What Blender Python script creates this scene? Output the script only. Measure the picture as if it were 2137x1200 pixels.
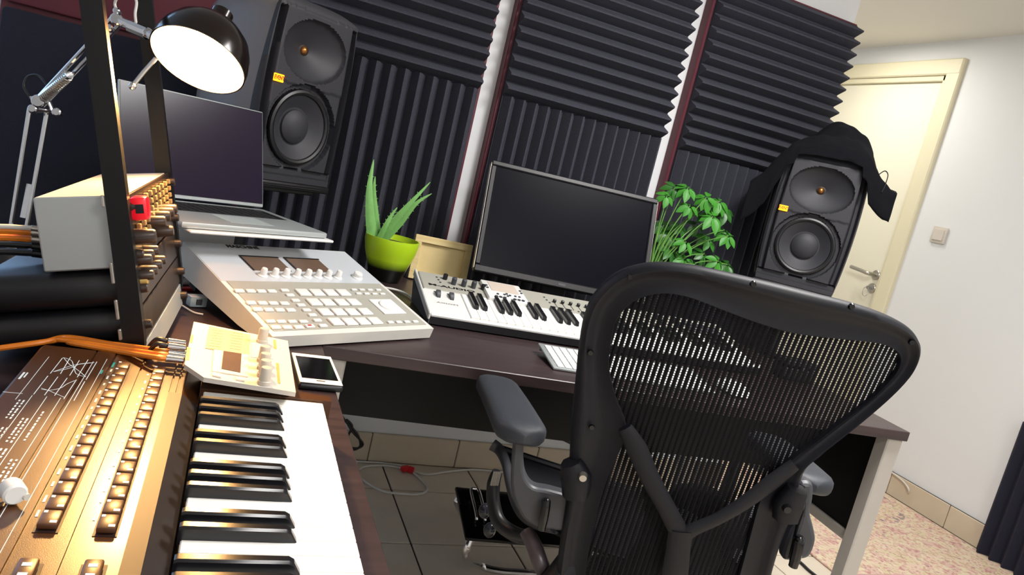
import bpy, bmesh, math, random
from mathutils import Matrix, Vector
from math import sin, cos, pi, radians as rad
random.seed(7)
for o in list(bpy.data.objects): bpy.data.objects.remove(o)
S = bpy.context.scene
COL = S.collection

# ------------------------------------------------------------------ camera
RW = Matrix(((0.9158583, -0.32828887, 0.23114928),
             (0.15918543, -0.2316277, -0.95969193),
             (0.36859676, 0.91573742, -0.15987935)))     # rows: image right, image down, forward
FPX, CX, CY = 1530.0, 1068.5, 600.0
CAM = Vector((0, 0, 1.155))
cd = bpy.data.cameras.new('camera'); cam = bpy.data.objects.new('camera', cd); COL.objects.link(cam)
cd.sensor_width = 36; cd.lens = FPX / 2137 * 36; cd.clip_start = 0.01
r, d, f = RW[0], RW[1], RW[2]
cam.matrix_world = Matrix(((r[0], -d[0], -f[0], CAM[0]), (r[1], -d[1], -f[1], CAM[1]), (r[2], -d[2], -f[2], CAM[2]), (0, 0, 0, 1)))
S.camera = cam
# ------------------------------------------------------------------ view, world, room and fill lamps
S.view_settings.view_transform = 'Standard'; S.view_settings.look = 'None'
S.view_settings.gamma = 1; S.view_settings.use_curve_mapping = False
S.view_settings.exposure = 0.55
w = bpy.data.worlds.new('world'); S.world = w; w.use_nodes = True
w.node_tree.nodes['Background'].inputs[0].default_value = (0.5, 0.55, 0.65, 1)
w.node_tree.nodes['Background'].inputs[1].default_value = 0.15
def area(name, loc, size, energy, color, rot=(0, 0, 0)):
    l = bpy.data.lights.new(name, 'AREA'); l.shape = 'RECTANGLE'; l.size, l.size_y = size
    l.energy = energy; l.color = color
    o = bpy.data.objects.new(name, l); COL.objects.link(o); o.location = loc; o.rotation_euler = rot
    return o
area('ceiling_and_fill_light', (1.35, 1.0, 2.262), (0.6, 0.6), 34, (1.0, 0.98, 0.96))
area('hall_lamp_light', (2.75, 3.2, 2.285), (0.3, 0.3), 7, (1.0, 0.95, 0.86))
area('ceiling_and_fill_light', (0.7, -0.9, 2.262), (0.6, 0.6), 22, (1.0, 0.98, 0.96))  # unseen fill lamp, added to brighten the floor and wall under the desk

def ray(px, py):
    v = Vector(((px - CX) / FPX, (py - CY) / FPX, 1.0))
    return RW.transposed() @ v
def hit(px, py, p0, n):
    dd = ray(px, py); t = (Vector(p0) - CAM).dot(n) / dd.dot(n)
    return CAM + dd * t
def atz(px, py, z): return hit(px, py, (0, 0, z), Vector((0, 0, 1)))
def aty(px, py, y): return hit(px, py, (0, y, 0), Vector((0, 1, 0)))
def atx(px, py, x): return hit(px, py, (x, 0, 0), Vector((1, 0, 0)))
def atd(px, py, dist): return CAM + ray(px, py) * dist

# ------------------------------------------------------------------ materials
def lin(c): return tuple(((x / 12.92) if x <= 0.04045 else ((x + 0.055) / 1.055) ** 2.4) for x in c)
def hexc(h): return lin(tuple(int(h[i:i + 2], 16) / 255 for i in (0, 2, 4)))
MATS = {}
def mat(name, col, rough=0.5, metal=0.0, var=0.06, scale=40, bump=0.0, bscale=300, emit=0, trans=0, spec=None, sheen=0):
    if name in MATS: return MATS[name]
    m = bpy.data.materials.new(name); m.use_nodes = True; nt = m.node_tree; N = nt.nodes; L = nt.links
    b = N['Principled BSDF']; c = hexc(col) if isinstance(col, str) else col
    b.inputs['Roughness'].default_value = rough; b.inputs['Metallic'].default_value = metal
    if spec is not None: b.inputs['Specular IOR Level'].default_value = spec
    if trans: b.inputs['Transmission Weight'].default_value = trans
    if sheen: b.inputs['Sheen Weight'].default_value = sheen
    tc = N.new('ShaderNodeTexCoord')
    nz = N.new('ShaderNodeTexNoise'); nz.inputs['Scale'].default_value = scale; nz.inputs['Detail'].default_value = 3
    L.new(tc.outputs['Object'], nz.inputs['Vector'])
    mx = N.new('ShaderNodeMix'); mx.data_type = 'RGBA'
    mx.inputs[6].default_value = tuple(x * (1 - var) for x in c) + (1,)
    mx.inputs[7].default_value = tuple(min(1, x * (1 + var)) for x in c) + (1,)
    L.new(nz.outputs[0], mx.inputs[0]); L.new(mx.outputs[2], b.inputs['Base Color'])
    if emit:
        b.inputs['Emission Color'].default_value = c + (1,); b.inputs['Emission Strength'].default_value = emit
    if bump:
        n2 = N.new('ShaderNodeTexNoise'); n2.inputs['Scale'].default_value = bscale; n2.inputs['Detail'].default_value = 2
        L.new(tc.outputs['Object'], n2.inputs['Vector'])
        bp = N.new('ShaderNodeBump'); bp.inputs['Strength'].default_value = bump; bp.inputs['Distance'].default_value = 0.002
        L.new(n2.outputs[0], bp.inputs['Height']); L.new(bp.outputs[0], b.inputs['Normal'])
    MATS[name] = m
    return m
def wood(name, c1, c2, rough=0.4, axis=0, scale=3.0):
    if name in MATS: return MATS[name]
    m = bpy.data.materials.new(name); m.use_nodes = True; nt = m.node_tree; N = nt.nodes; L = nt.links
    b = N['Principled BSDF']; b.inputs['Roughness'].default_value = rough
    tc = N.new('ShaderNodeTexCoord'); mp = N.new('ShaderNodeMapping')
    sc = [scale * 12] * 3; sc[axis] = scale; mp.inputs['Scale'].default_value = sc
    L.new(tc.outputs['Object'], mp.inputs['Vector'])
    nz = N.new('ShaderNodeTexNoise'); nz.inputs['Scale'].default_value = 2.2; nz.inputs['Detail'].default_value = 6
    L.new(mp.outputs[0], nz.inputs['Vector'])
    cr = N.new('ShaderNodeValToRGB'); cr.color_ramp.elements[0].position = 0.35; cr.color_ramp.elements[1].position = 0.68
    cr.color_ramp.elements[0].color = hexc(c1) + (1,); cr.color_ramp.elements[1].color = hexc(c2) + (1,)
    L.new(nz.outputs[0], cr.inputs[0]); L.new(cr.outputs[0], b.inputs['Base Color'])
    MATS[name] = m
    return m

m_wall = mat('wall_paint', 'E4E6E8', 0.85, var=0.015, scale=3, bump=0.08, bscale=120)
m_ceil = mat('ceiling_paint', 'E2DFD8', 0.9, var=0.01, scale=3)
m_door = mat('door_paint', 'ECE8D4', 0.45, var=0.012, scale=4)
m_frame = mat('door_frame_paint', 'E2DBBE', 0.45, var=0.012, scale=4)
m_tile = mat('floor_tile', 'DACEBC', 0.42, var=0.12, scale=9, bump=0.1, bscale=60)
m_grout = mat('grout', '5A5048', 0.9)
m_btile = mat('skirting_tile', 'CDBFA8', 0.5, var=0.1, scale=12)
m_foam = mat('foam_charcoal', '393A45', 0.95, var=0.3, scale=260, bump=0.9, bscale=420)
m_foam2 = mat('foam_navy', '1B1C2C', 0.95, var=0.25, scale=200, bump=0.7, bscale=420)
m_maroon = mat('maroon_board', '5A1C2A', 0.55, var=0.12, scale=10)
m_desk = wood('espresso_laminate', '2F2324', '3C2D2E', 0.38, 0, 2.5)
m_deskd = mat('black_laminate', '0A090A', 0.55, var=0.1, spec=.25)
m_leg = mat('grey_steel_leg', 'B3AEA8', 0.45, 0.15, var=0.03)
m_blk = mat('black_plastic', '101014', 0.42, var=0.1)
m_blkm = mat('black_matte', '141416', 0.7, var=0.1)
m_gloss = mat('black_gloss', '0A0A0E', 0.12, var=0.05)
m_spk = mat('speaker_charcoal', '26262C', 0.55, var=0.08, bump=0.15, bscale=900)
m_spkside = mat('speaker_side_lamplit', '736A64', 0.5, var=0.05)  # lighter warm grey paints the desk lamp's glow into the cabinet colour
m_cone = mat('speaker_cone', '2A2A30', 0.6, var=0.08)
m_copper = mat('copper_dome', 'A8703C', 0.3, 0.9)
m_chair = mat('chair_graphite', '101119', 0.52, var=0.06, bump=0.1, bscale=700, spec=.32)
m_fabric = mat('chair_mesh_thread', '0B0B10', 0.75, var=0.1, spec=.2)
m_pad = mat('arm_pad_vinyl', '2A2E36', 0.55, var=0.06, bump=0.12, bscale=500)
m_chrome = mat('chrome', 'D8D8DA', 0.16, 1.0, var=0.02)
m_steel = mat('brushed_steel', 'B8B4AC', 0.35, 0.9, var=0.04)
m_white = mat('white_plastic', 'E2E1DE', 0.4, var=0.015)
m_whitek = mat('white_key', 'F2F0EA', 0.3, var=0.01)
m_blackk = mat('black_key', '121216', 0.22, var=0.05)
m_alu = mat('silver_aluminium', 'BCC2C2', 0.38, 0.55, var=0.02)
m_greyp = mat('pale_grey_plastic', 'A5A398', 0.5, var=0.02)
m_cream = mat('cream_plastic', 'CFC8BE', 0.42, var=0.02)
m_gold = mat('gold_label', 'C7B06A', 0.4, 0.3)
m_tan = mat('tan_print_panel', 'B49E84', 0.5, var=0.03)
m_brown = mat('synth_brown', '4A280D', 0.38, var=0.06, scale=200, bump=0.1, bscale=1200)
m_brown.node_tree.nodes['Principled BSDF'].inputs['Coat Weight'].default_value = .45
m_brown.node_tree.nodes['Principled BSDF'].inputs['Coat Roughness'].default_value = .22
m_brownb = mat('synth_button', '50301A', 0.36, var=0.06)
m_print = mat('white_print', 'DDE6E6', 0.5)
m_teal = mat('teal_print', '2E9C92', 0.5)
m_lime = mat('lime_glaze', 'A9CB22', 0.25, var=0.04)
m_soil = mat('soil', '3A2A1C', 0.95, var=0.4, bump=1, bscale=200)
m_aloe = mat('aloe_leaf', '74AC5C', 0.45, var=0.22, scale=60)
m_leaf = mat('schefflera_leaf', '3A8426', 0.5, var=0.3, scale=18)
m_stem = mat('green_stem', '5A8A3C', 0.5)
m_pine = wood('pale_pine', 'D9C084', 'E6D09A', 0.55, 0, 3)
m_orange = mat('orange_cable', 'D9781A', 0.45, var=0.06)
m_wcab = mat('white_cable', 'D5D2CC', 0.5)
m_bcab = mat('black_cable', '141417', 0.45)
m_red = mat('red_plastic', 'D0202A', 0.35)
m_jacket = mat('black_fleece', '07080E', 0.95, var=0.25, scale=120, bump=0.5, bscale=500, spec=.2)
m_screen = mat('dark_screen', '090912', 0.3, var=0.03, spec=.06)
m_lapscr = mat('laptop_glass_haze', '1E1428', 0.2, var=0.03, spec=.22)  # violet base colour stands in for flare haze on the screen
m_lcd = mat('lcd_pink', 'CFC0B2', 0.3)
m_disp = mat('brown_display', '6B5648', 0.2, var=0.1)
m_grill = mat('graphite_print', '3F4046', 0.5)
m_paper = mat('paper_white', 'E2E2E4', 0.7)
m_blue = mat('pale_blue_plastic', 'A9BCC4', 0.4)
m_amber = mat('amber_badge', 'FF9A10', 0.4, emit=2.2)
m_badge = mat('badge_letter', 'B41808', 0.5)

# ------------------------------------------------------------------ mesh helpers
def T(x=0, y=0, z=0, rz=0, rx=0, ry=0):
    return Matrix.Translation((x, y, z)) @ Matrix.Rotation(rz, 4, 'Z') @ Matrix.Rotation(rx, 4, 'X') @ Matrix.Rotation(ry, 4, 'Y')
def frame(o, x, y):
    x = Vector(x).normalized(); z = x.cross(Vector(y)).normalized(); y = z.cross(x)
    return Matrix(((x[0], y[0], z[0], o[0]), (x[1], y[1], z[1], o[1]), (x[2], y[2], z[2], o[2]), (0, 0, 0, 1)))
_rb = {}
def rbox_data(sx, sy, sz, r, seg):
    k = (round(sx, 5), round(sy, 5), round(sz, 5), round(r, 5), seg)
    if k not in _rb:
        bm = bmesh.new(); bmesh.ops.create_cube(bm, size=1, matrix=Matrix.Diagonal((sx, sy, sz, 1)))
        bmesh.ops.bevel(bm, geom=list(bm.edges), offset=min(r, 0.49 * min(sx, sy, sz)), segments=seg, profile=0.5, affect='EDGES')
        bm.verts.index_update()
        _rb[k] = ([v.co.copy() for v in bm.verts], [[v.index for v in fc.verts] for fc in bm.faces]); bm.free()
    return _rb[k]
def smooth_path(pts, n=6, closed=False):
    pts = [Vector(p) for p in pts]; out = []; m = len(pts)
    rng = range(m if closed else m - 1)
    for i in rng:
        if closed: p = [pts[(i + k) % m] for k in (-1, 0, 1, 2)]
        else: p = [pts[max(i - 1, 0)], pts[i], pts[i + 1], pts[min(i + 2, m - 1)]]
        for s in range(n):
            t = s / n
            out.append(0.5 * ((2 * p[1]) + (p[2] - p[0]) * t + (2 * p[0] - 5 * p[1] + 4 * p[2] - p[3]) * t * t + (3 * p[1] - p[0] - 3 * p[2] + p[3]) * t ** 3))
    if not closed: out.append(pts[-1])
    return out
class MB:
    def __init__(s, M=None): s.v = []; s.f = []; s.M = M
    def add(s, vs, fs, M=None):
        n = len(s.v)
        for p in vs:
            p = Vector(p)
            if M is not None: p = M @ p
            if s.M is not None: p = s.M @ p
            s.v.append(p)
        s.f += [[i + n for i in q] for q in fs]; return s
    def box(s, cx, cy, cz, sx, sy, sz, M=None, r=0, seg=1):
        if r:
            vs, fs = rbox_data(sx, sy, sz, r, seg)
            return s.add([v + Vector((cx, cy, cz)) for v in vs], fs, M)
        x, y, z = sx / 2, sy / 2, sz / 2
        vs = [(cx + a * x, cy + b * y, cz + c * z) for a in (-1, 1) for b in (-1, 1) for c in (-1, 1)]
        return s.add(vs, [(0, 1, 3, 2), (4, 6, 7, 5), (0, 4, 5, 1), (2, 3, 7, 6), (0, 2, 6, 4), (1, 5, 7, 3)], M)
    def bb(s, x0, x1, y0, y1, z0, z1, M=None, r=0, seg=1):
        return s.box((x0 + x1) / 2, (y0 + y1) / 2, (z0 + z1) / 2, x1 - x0, y1 - y0, z1 - z0, M, r, seg)
    def lathe(s, prof, n=24, M=None, sy=1.0, cap=True):
        vs = []; fs = []; k = len(prof)
        for i in range(n):
            a = 2 * pi * i / n
            for (rr, z) in prof: vs.append((rr * cos(a), rr * sin(a) * sy, z))
        for i in range(n):
            j = (i + 1) % n
            for q in range(k - 1): fs.append((i * k + q, j * k + q, j * k + q + 1, i * k + q + 1))
        if cap:
            if prof[0][0] > 1e-6: fs.append([i * k for i in range(n)][::-1])
            if prof[-1][0] > 1e-6: fs.append([i * k + k - 1 for i in range(n)])
        return s.add(vs, fs, M)
    def cyl(s, p0, p1, r0, r1=None, n=12, bev=0):
        p0 = Vector(p0); p1 = Vector(p1); dv = p1 - p0; h = dv.length
        if r1 is None: r1 = r0
        M = Matrix.Translation(p0) @ dv.to_track_quat('Z', 'Y').to_matrix().to_4x4()
        pr = [(r0, 0), (r1, h)] if not bev else [(r0 - bev, 0), (r0, bev), (r1, h - bev), (r1 - bev, h)]
        return s.lathe(pr, n, M)
    def tube(s, pts, rr, n=8, closed=False, flat=1.0, cap=True):
        pts = [Vector(p) for p in pts]; m = len(pts); secs = []
        nrm = None
        for i, p in enumerate(pts):
            if closed: t = pts[(i + 1) % m] - pts[i - 1]
            else: t = pts[min(i + 1, m - 1)] - pts[max(i - 1, 0)]
            t.normalize()
            if nrm is None:
                a = Vector((0, 0, 1)) if abs(t.z) < 0.9 else Vector((1, 0, 0))
                nrm = (a - t * a.dot(t)).normalized()
            else:
                nrm = nrm - t * nrm.dot(t)
                nrm = nrm.normalized() if nrm.length > 1e-6 else t.orthogonal().normalized()
            b = t.cross(nrm); q = rr[i] if isinstance(rr, (list, tuple)) else rr
            secs.append([p + nrm * (q * flat * cos(2 * pi * k / n)) + b * (q * sin(2 * pi * k / n)) for k in range(n)])
        return s.loft(secs, closed, cap)
    def loft(s, secs, closed=False, cap=True):
        n = len(secs[0]); m = len(secs); vs = [p for q in secs for p in q]; fs = []
        for i in range(m if closed else m - 1):
            j = (i + 1) % m
            for k in range(n):
                l = (k + 1) % n; fs.append((i * n + k, i * n + l, j * n + l, j * n + k))
        if cap and not closed: fs.append(list(range(n))[::-1]); fs.append([(m - 1) * n + k for k in range(n)])
        return s.add(vs, fs)
    def prism(s, poly, h, M=None):
        n = len(poly); vs = [(x, y, 0) for x, y in poly] + [(x, y, h) for x, y in poly]
        fs = [list(range(n))[::-1], [n + i for i in range(n)]] + [(i, (i + 1) % n, n + (i + 1) % n, n + i) for i in range(n)]
        return s.add(vs, fs, M)
    def sphere(s, c, rx, ry=None, rz=None, n=14, m=9, M=None):
        ry = rx if ry is None else ry; rz = rx if rz is None else rz; vs = []; fs = []
        for j in range(m + 1):
            t = pi * j / m
            for i in range(n):
                a = 2 * pi * i / n; vs.append((c[0] + rx * sin(t) * cos(a), c[1] + ry * sin(t) * sin(a), c[2] + rz * cos(t)))
        for j in range(m):
            for i in range(n):
                k = (i + 1) % n; fs.append((j * n + i, (j + 1) * n + i, (j + 1) * n + k, j * n + k))
        return s.add(vs, fs, M)
    def grid(s, fn, nu, nv):
        vs = [fn(i / nu, j / nv) for i in range(nu + 1) for j in range(nv + 1)]
        fs = [(i * (nv + 1) + j, (i + 1) * (nv + 1) + j, (i + 1) * (nv + 1) + j + 1, i * (nv + 1) + j + 1) for i in range(nu) for j in range(nv)]
        return s.add(vs, fs)
    def mesh(s, name, m, ang=35, smooth=True, world=None):
        vs = s.v if world is None else [world @ p for p in s.v]
        me = bpy.data.meshes.new(name); me.from_pydata([tuple(p) for p in vs], [], s.f)
        bm = bmesh.new(); bm.from_mesh(me); bmesh.ops.remove_doubles(bm, verts=bm.verts, dist=1e-6)
        bmesh.ops.recalc_face_normals(bm, faces=bm.faces); bm.to_mesh(me); bm.free()
        if smooth: me.shade_smooth(); me.set_sharp_from_angle(angle=rad(ang))
        me.materials.append(m); return me
    def build(s, name, m, parent=None, ang=35, smooth=True, W=False, solid=0, sub=0):
        """W: vertices are in world space, bring them into the parent's frame"""
        inv = None
        if W and parent is not None: inv = world_of(parent).inverted()
        o = bpy.data.objects.new(name, s.mesh(name, m, ang, smooth, inv)); COL.objects.link(o)
        if parent is not None: o.parent = parent
        if solid:
            md = o.modifiers.new('thick', 'SOLIDIFY'); md.thickness = solid; md.offset = 0
        if sub:
            md = o.modifiers.new('sub', 'SUBSURF'); md.levels = sub; md.render_levels = sub
        return o
def world_of(o):
    M = o.matrix_basis.copy()
    while o.parent: o = o.parent; M = o.matrix_basis @ M
    return M
def tag(o, label=None, cat=None, group=None, kind=None):
    if label: o['label'] = label
    if cat: o['category'] = cat
    if group: o['group'] = group
    if kind: o['kind'] = kind
    return o
def thing(name, label, cat, M, group=None):
    o = bpy.data.objects.new(name, None); COL.objects.link(o); o.empty_display_size = 0.05
    if isinstance(M, (tuple, list, Vector)): M = Matrix.Translation(M)
    o.matrix_basis = M
    return tag(o, label, cat, group)
def inst(name, me, parent, M):
    o = bpy.data.objects.new(name, me); COL.objects.link(o); o.parent = parent; o.matrix_basis = M; return o
def struct(o): o['kind'] = 'structure'; return o
def text_mb(txt, size, M, depth=0.0004, center=True, bold=0):
    cu = bpy.data.curves.new('t', 'FONT'); cu.body = txt; cu.size = size; cu.extrude = depth; cu.offset = bold; cu.resolution_u = 2
    if center: cu.align_x = 'CENTER'; cu.align_y = 'CENTER'
    o = bpy.data.objects.new('t', cu); COL.objects.link(o)
    dg = bpy.context.evaluated_depsgraph_get(); me = bpy.data.meshes.new_from_object(o.evaluated_get(dg))
    mb = MB(); mb.add([v.co.copy() for v in me.vertices], [list(p.vertices) for p in me.polygons], M)
    bpy.data.objects.remove(o); bpy.data.meshes.remove(me); bpy.data.curves.remove(cu)
    return mb

# ================================================================== SETTING
XL, XR, YF, YB, YH, ZC, XE = -1.75, 3.28, -1.5, 2.48, 4.2, 2.3, 2.165
fl = struct(MB().bb(XL, XR, YF, YH, -0.06, -0.006).build('floor', m_grout))
tm = MB().box(0, 0, -0.003, 0.327, 0.327, 0.006, r=0.0015).mesh('tile', m_tile)
xs = [0.654 + 0.333 * k for k in range(-7, 9)]; ys = [1.93 + 0.333 * k for k in range(-11, 8)]
for i in range(len(xs) - 1):
    for j in range(len(ys) - 1):
        x, y = (xs[i] + xs[i + 1]) / 2, (ys[j] + ys[j + 1]) / 2
        if x < XL + .1 or x > XR - .1 or y < YF + .1 or y > YH - .1: continue
        if y > YB and x < XE: continue
        inst('tile', tm, fl, T(x, y, 0))
struct(MB().bb(XL, XR, YF, YH, ZC, ZC + .1).build('ceiling', m_ceil))
struct(MB().bb(XL, XE, YB, YH, 0, ZC).build('wall_back', m_wall))
struct(MB().bb(XE, XR, YH, YH + .1, 0, ZC).build('wall_hall', m_wall))
struct(MB().bb(XL - .1, XL, YF, YH, 0, ZC).build('wall_left', m_wall))
struct(MB().bb(XL, XR, YF - .1, YF, 0, ZC).build('wall_front', m_wall))
DY0, DY1, DZ = 2.93, 3.87, 2.14
wr = MB(); wr.bb(XR, XR + .2, YF, DY0, 0, ZC); wr.bb(XR, XR + .2, DY1, YH, 0, ZC); wr.bb(XR, XR + .2, DY0, DY1, DZ, ZC)
struct(wr.build('wall_right', m_wall))
bb_ = struct(MB().bb(XL, XE, YB - .012, YB - .001, 0, .108).build('baseboard_back', m_grout))
bt = MB().box(0, 0, 0, .330, .014, .108, r=.003).mesh('skirting_tile', m_btile)
x = 0.60 - 0.333 * 6 + .1665
while x < XE - .12:
    if x > XL + .17: inst('skirting_tile', bt, bb_, T(x, YB - .008, .056))
    x += .333
br_ = struct(MB().bb(XR - .012, XR - .001, YF, DY0 - .06, 0, .115).build('baseboard_right', m_grout))
bt2 = MB().box(0, 0, 0, .016, .330, .112, r=.003).mesh('skirting_tile', m_btile)
y = DY0 - .06 - .166
while y > YF + .17:
    inst('skirting_tile', bt2, br_, T(XR - .008, y, .059)); y -= .333
# door
dr = thing('door_1', None, None, (XR, (DY0 + DY1) / 2, 0)); struct(dr)
hw = (DY1 - DY0) / 2
fm = MB()
for s in (-1, 1): fm.box(.0, s * (hw - .0), DZ / 2 + .03, .05, .085, DZ + .06, r=.006)
fm.box(.0, 0, DZ + .0195, .054, 2 * hw + .079, .082, r=.006)
for s in (-1, 1): fm.box(.02, s * (hw - .052), DZ / 2, .06, .022, DZ, r=.003)
fm.box(.02, 0, DZ - .035, .06, 2 * hw - .08, .03, r=.003)
fm.build('door_frame', m_frame, dr)
MB().box(.03, 0, (DZ - .05) / 2 + .005, .04, 2 * hw - .13, DZ - .06, r=.004).build('door_slab', m_door, dr)
hy = 3.03 - (DY0 + DY1) / 2
hb = MB(); hb.cyl((.012, hy, 1.04), (.0, hy, 1.04), .027, bev=.003, n=20); hb.cyl((.0, hy, 1.04), (-.05, hy, 1.04), .011, n=12)
hb.tube(smooth_path([(-.045, hy, 1.04), (-.052, hy + .01, 1.04), (-.052, hy + .06, 1.045), (-.05, hy + .13, 1.05)]), .0105, 10)
hb.build('door_handle', m_steel, dr)
lk = MB(); lk.cyl((.012, hy, .965), (-.001, hy, .965), .027, bev=.003, n=20); lk.cyl((.0, hy, .965), (-.006, hy, .965), .009)
lko = lk.build('lock_rosette', m_steel, dr)
kb = MB(); kb.bb(-.034, -.004, hy - .002, hy + .002, .957, .973)
kb.tube([Vector((-.03, hy + .02 * sin(a), .94 + .026 * cos(a))) for a in [2 * pi * i / 16 for i in range(16)]], .0022, 6, closed=True)
kb.build('key', m_chrome, lko)
# light switch
p = atx(1962, 491, XR)
sw = thing('light_switch', 'square white rocker light switch on the wall right of the door', 'switch', (XR - .001, p.y, p.z))
MB().box(-.006, 0, 0, .011, .083, .083, r=.004, seg=2).build('plate', m_cream, sw)
MB().box(-.013, 0, 0, .006, .058, .058, T(0, 0, 0, 0, 0, rad(3)), r=.0025).build('rocker', m_cream, sw)
# ceiling and hall lamps, window outside the picture; front ceiling lamp is added fill
for i_, (lx_, ly_, lb_) in enumerate(((1.35, 1.0, 'square flush ceiling lamp above the office chair'), (0.7, -.9, 'added square fill lamp on the ceiling near the front wall'))):
    cl = thing('ceiling_and_fill_lamp', lb_, 'lamp', (lx_, ly_, ZC - .001))
    MB().box(0, 0, -.012, .66, .66, .022, r=.005).build('lamp_housing', m_white, cl)
    MB().box(0, 0, -.026, .6, .6, .006).build('lamp_diffuser', mat('lamp_diffuser', 'FFF8F0', .5, emit=2.0), cl)
wn = struct(thing('window_1', None, None, (-1.13, YB - .001, 1.52)))
wf = MB()
for s_ in (-1, 1): wf.box(s_ * .38, -.012, 0, .05, .022, 1.16, r=.004); wf.box(0, -.012, s_ * .56, .80, .022, .05, r=.004)
wf.build('window_frame', m_white, wn)
MB().box(0, -.006, 0, .72, .004, 1.08).build('window_pane', mat('daylight_pane', 'A0CCFF', .1, emit=2.2), wn)

# ================================================================== ACOUSTIC PANELS on the back wall
def wedge_profile(n, L, base, tip):
    """saw profile in (along, out); out = distance in front of the board"""
    p = [(0, 0), (0, base)]; q = L / n
    for i in range(n):
        p += [(q * i + .002, base), (q * (i + .44), tip - .002), (q * (i + .56), tip - .002), (q * (i + 1) - .002, base)]
    return p + [(L, base), (L, 0)]
YBOARD = 2.432
def foam_panel(x0, x1, zsplit, ztop, zbot, label):
    t = thing('acoustic_panel', label, 'panel', (x0, YBOARD, zbot), 'foam panels on the back wall')
    W = x1 - x0
    MB().bb(-.012, W + .012, 0, .046, 0, ztop - zbot + .012, r=.003).build('backing_board', m_maroon, t)
    n = 14; tip = .058; base = .016
    prof = wedge_profile(n, ztop - zsplit, base, tip)
    # profile (z, out) extruded along x
    M = Matrix(((0, 0, 1, 0), (0, -1, 0, 0), (1, 0, 0, zsplit - zbot), (0, 0, 0, 1)))
    MB().prism([(a, b) for a, b in prof], W, M).build('upper_foam', m_foam, t, smooth=False)
    prof = wedge_profile(n, W, base, tip)
    M = Matrix(((1, 0, 0, 0), (0, -1, 0, 0), (0, 0, 1, 0), (0, 0, 0, 1)))
    lo = MB(); lo.prism(prof, zsplit - zbot - .002, M)
    lo.build('lower_foam', m_foam, t, smooth=False)
    return t
def yz(px, py, y=2.40): q = aty(px, py, y); return q.x, q.z
foam_panel(.045, .690, 1.372, 2.0, .62, 'charcoal foam panel on maroon board behind the left speaker and the aloe')
foam_panel(.776, 1.408, 1.376, 2.02, .62, 'charcoal foam panel on maroon board behind the black monitor')
foam_panel(1.492, 2.132, 1.357, 1.988, .62, 'charcoal foam panel on maroon board behind the right speaker, ending at the door')
t = thing('flat_panel', 'smooth dark navy panel with maroon upper part behind the desk lamp', 'panel', (-.655, YBOARD, .62))
MB().bb(0, .67, 0, .046, 0, 1.40, r=.003).build('backing_board', m_maroon, t)
MB().bb(.01, .66, -.03, -.001, .0, .632, r=.012, seg=2).build('lower_pad', m_foam2, t)
MB().bb(.01, .66, -.022, -.001, .645, 1.39, r=.012, seg=2).build('upper_pad', m_maroon, t)

# ================================================================== DESKS
ZD = .74
dk = thing('desk', 'long espresso desk with grey steel legs along the foam wall', 'desk', T(.203, 1.381, 0, rad(-4)))
DL, DD = 1.462, .88
MB().bb(0, DL, 0, DD, ZD - .025, ZD, r=.0015).build('tabletop', m_desk, dk)
MB().bb(.06, DL - .06, .22, .238, .52, ZD - .026).build('modesty_panel', m_deskd, dk)
for x0, nm in ((.0, 'left'), (DL - .052, 'right')):
    lg = MB().bb(x0 + .004, x0 + .052, .012, .052, .0, ZD - .026, r=.003).build('front_post', m_leg, dk)
    MB().bb(x0 + .004, x0 + .052, DD - .052, DD - .012, .0, ZD - .026, r=.003).build('rear_post', m_leg, dk)
    MB().bb(x0 + .012, x0 + .044, .053, DD - .053, .405, .432, r=.002).build('side_rail', m_leg, dk)
    MB().bb(x0 + .020, x0 + .036, .053, DD - .053, .433, ZD - .026).build('side_panel', m_deskd, dk)
    for yy in (.032, DD - .032): pass
rd = thing('return_desk', 'espresso desk wing on the left carrying the brown synthesizer and the rack', 'desk', (-.75, -.25, 0))
MB().bb(0, .9525, 0, 2.27, ZD - .025, ZD, r=.0015).build('tabletop', m_desk, rd)
for xx in (.03, .86):
    for yy in (.02, 2.20):
        MB().bb(xx, xx + .05, yy, yy + .04, 0, ZD - .026, r=.003).build('leg', m_leg, rd)
MB().bb(.3, .316,   .2, 2.1, .42, ZD - .026).build('modesty_panel', m_deskd, rd)

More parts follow.
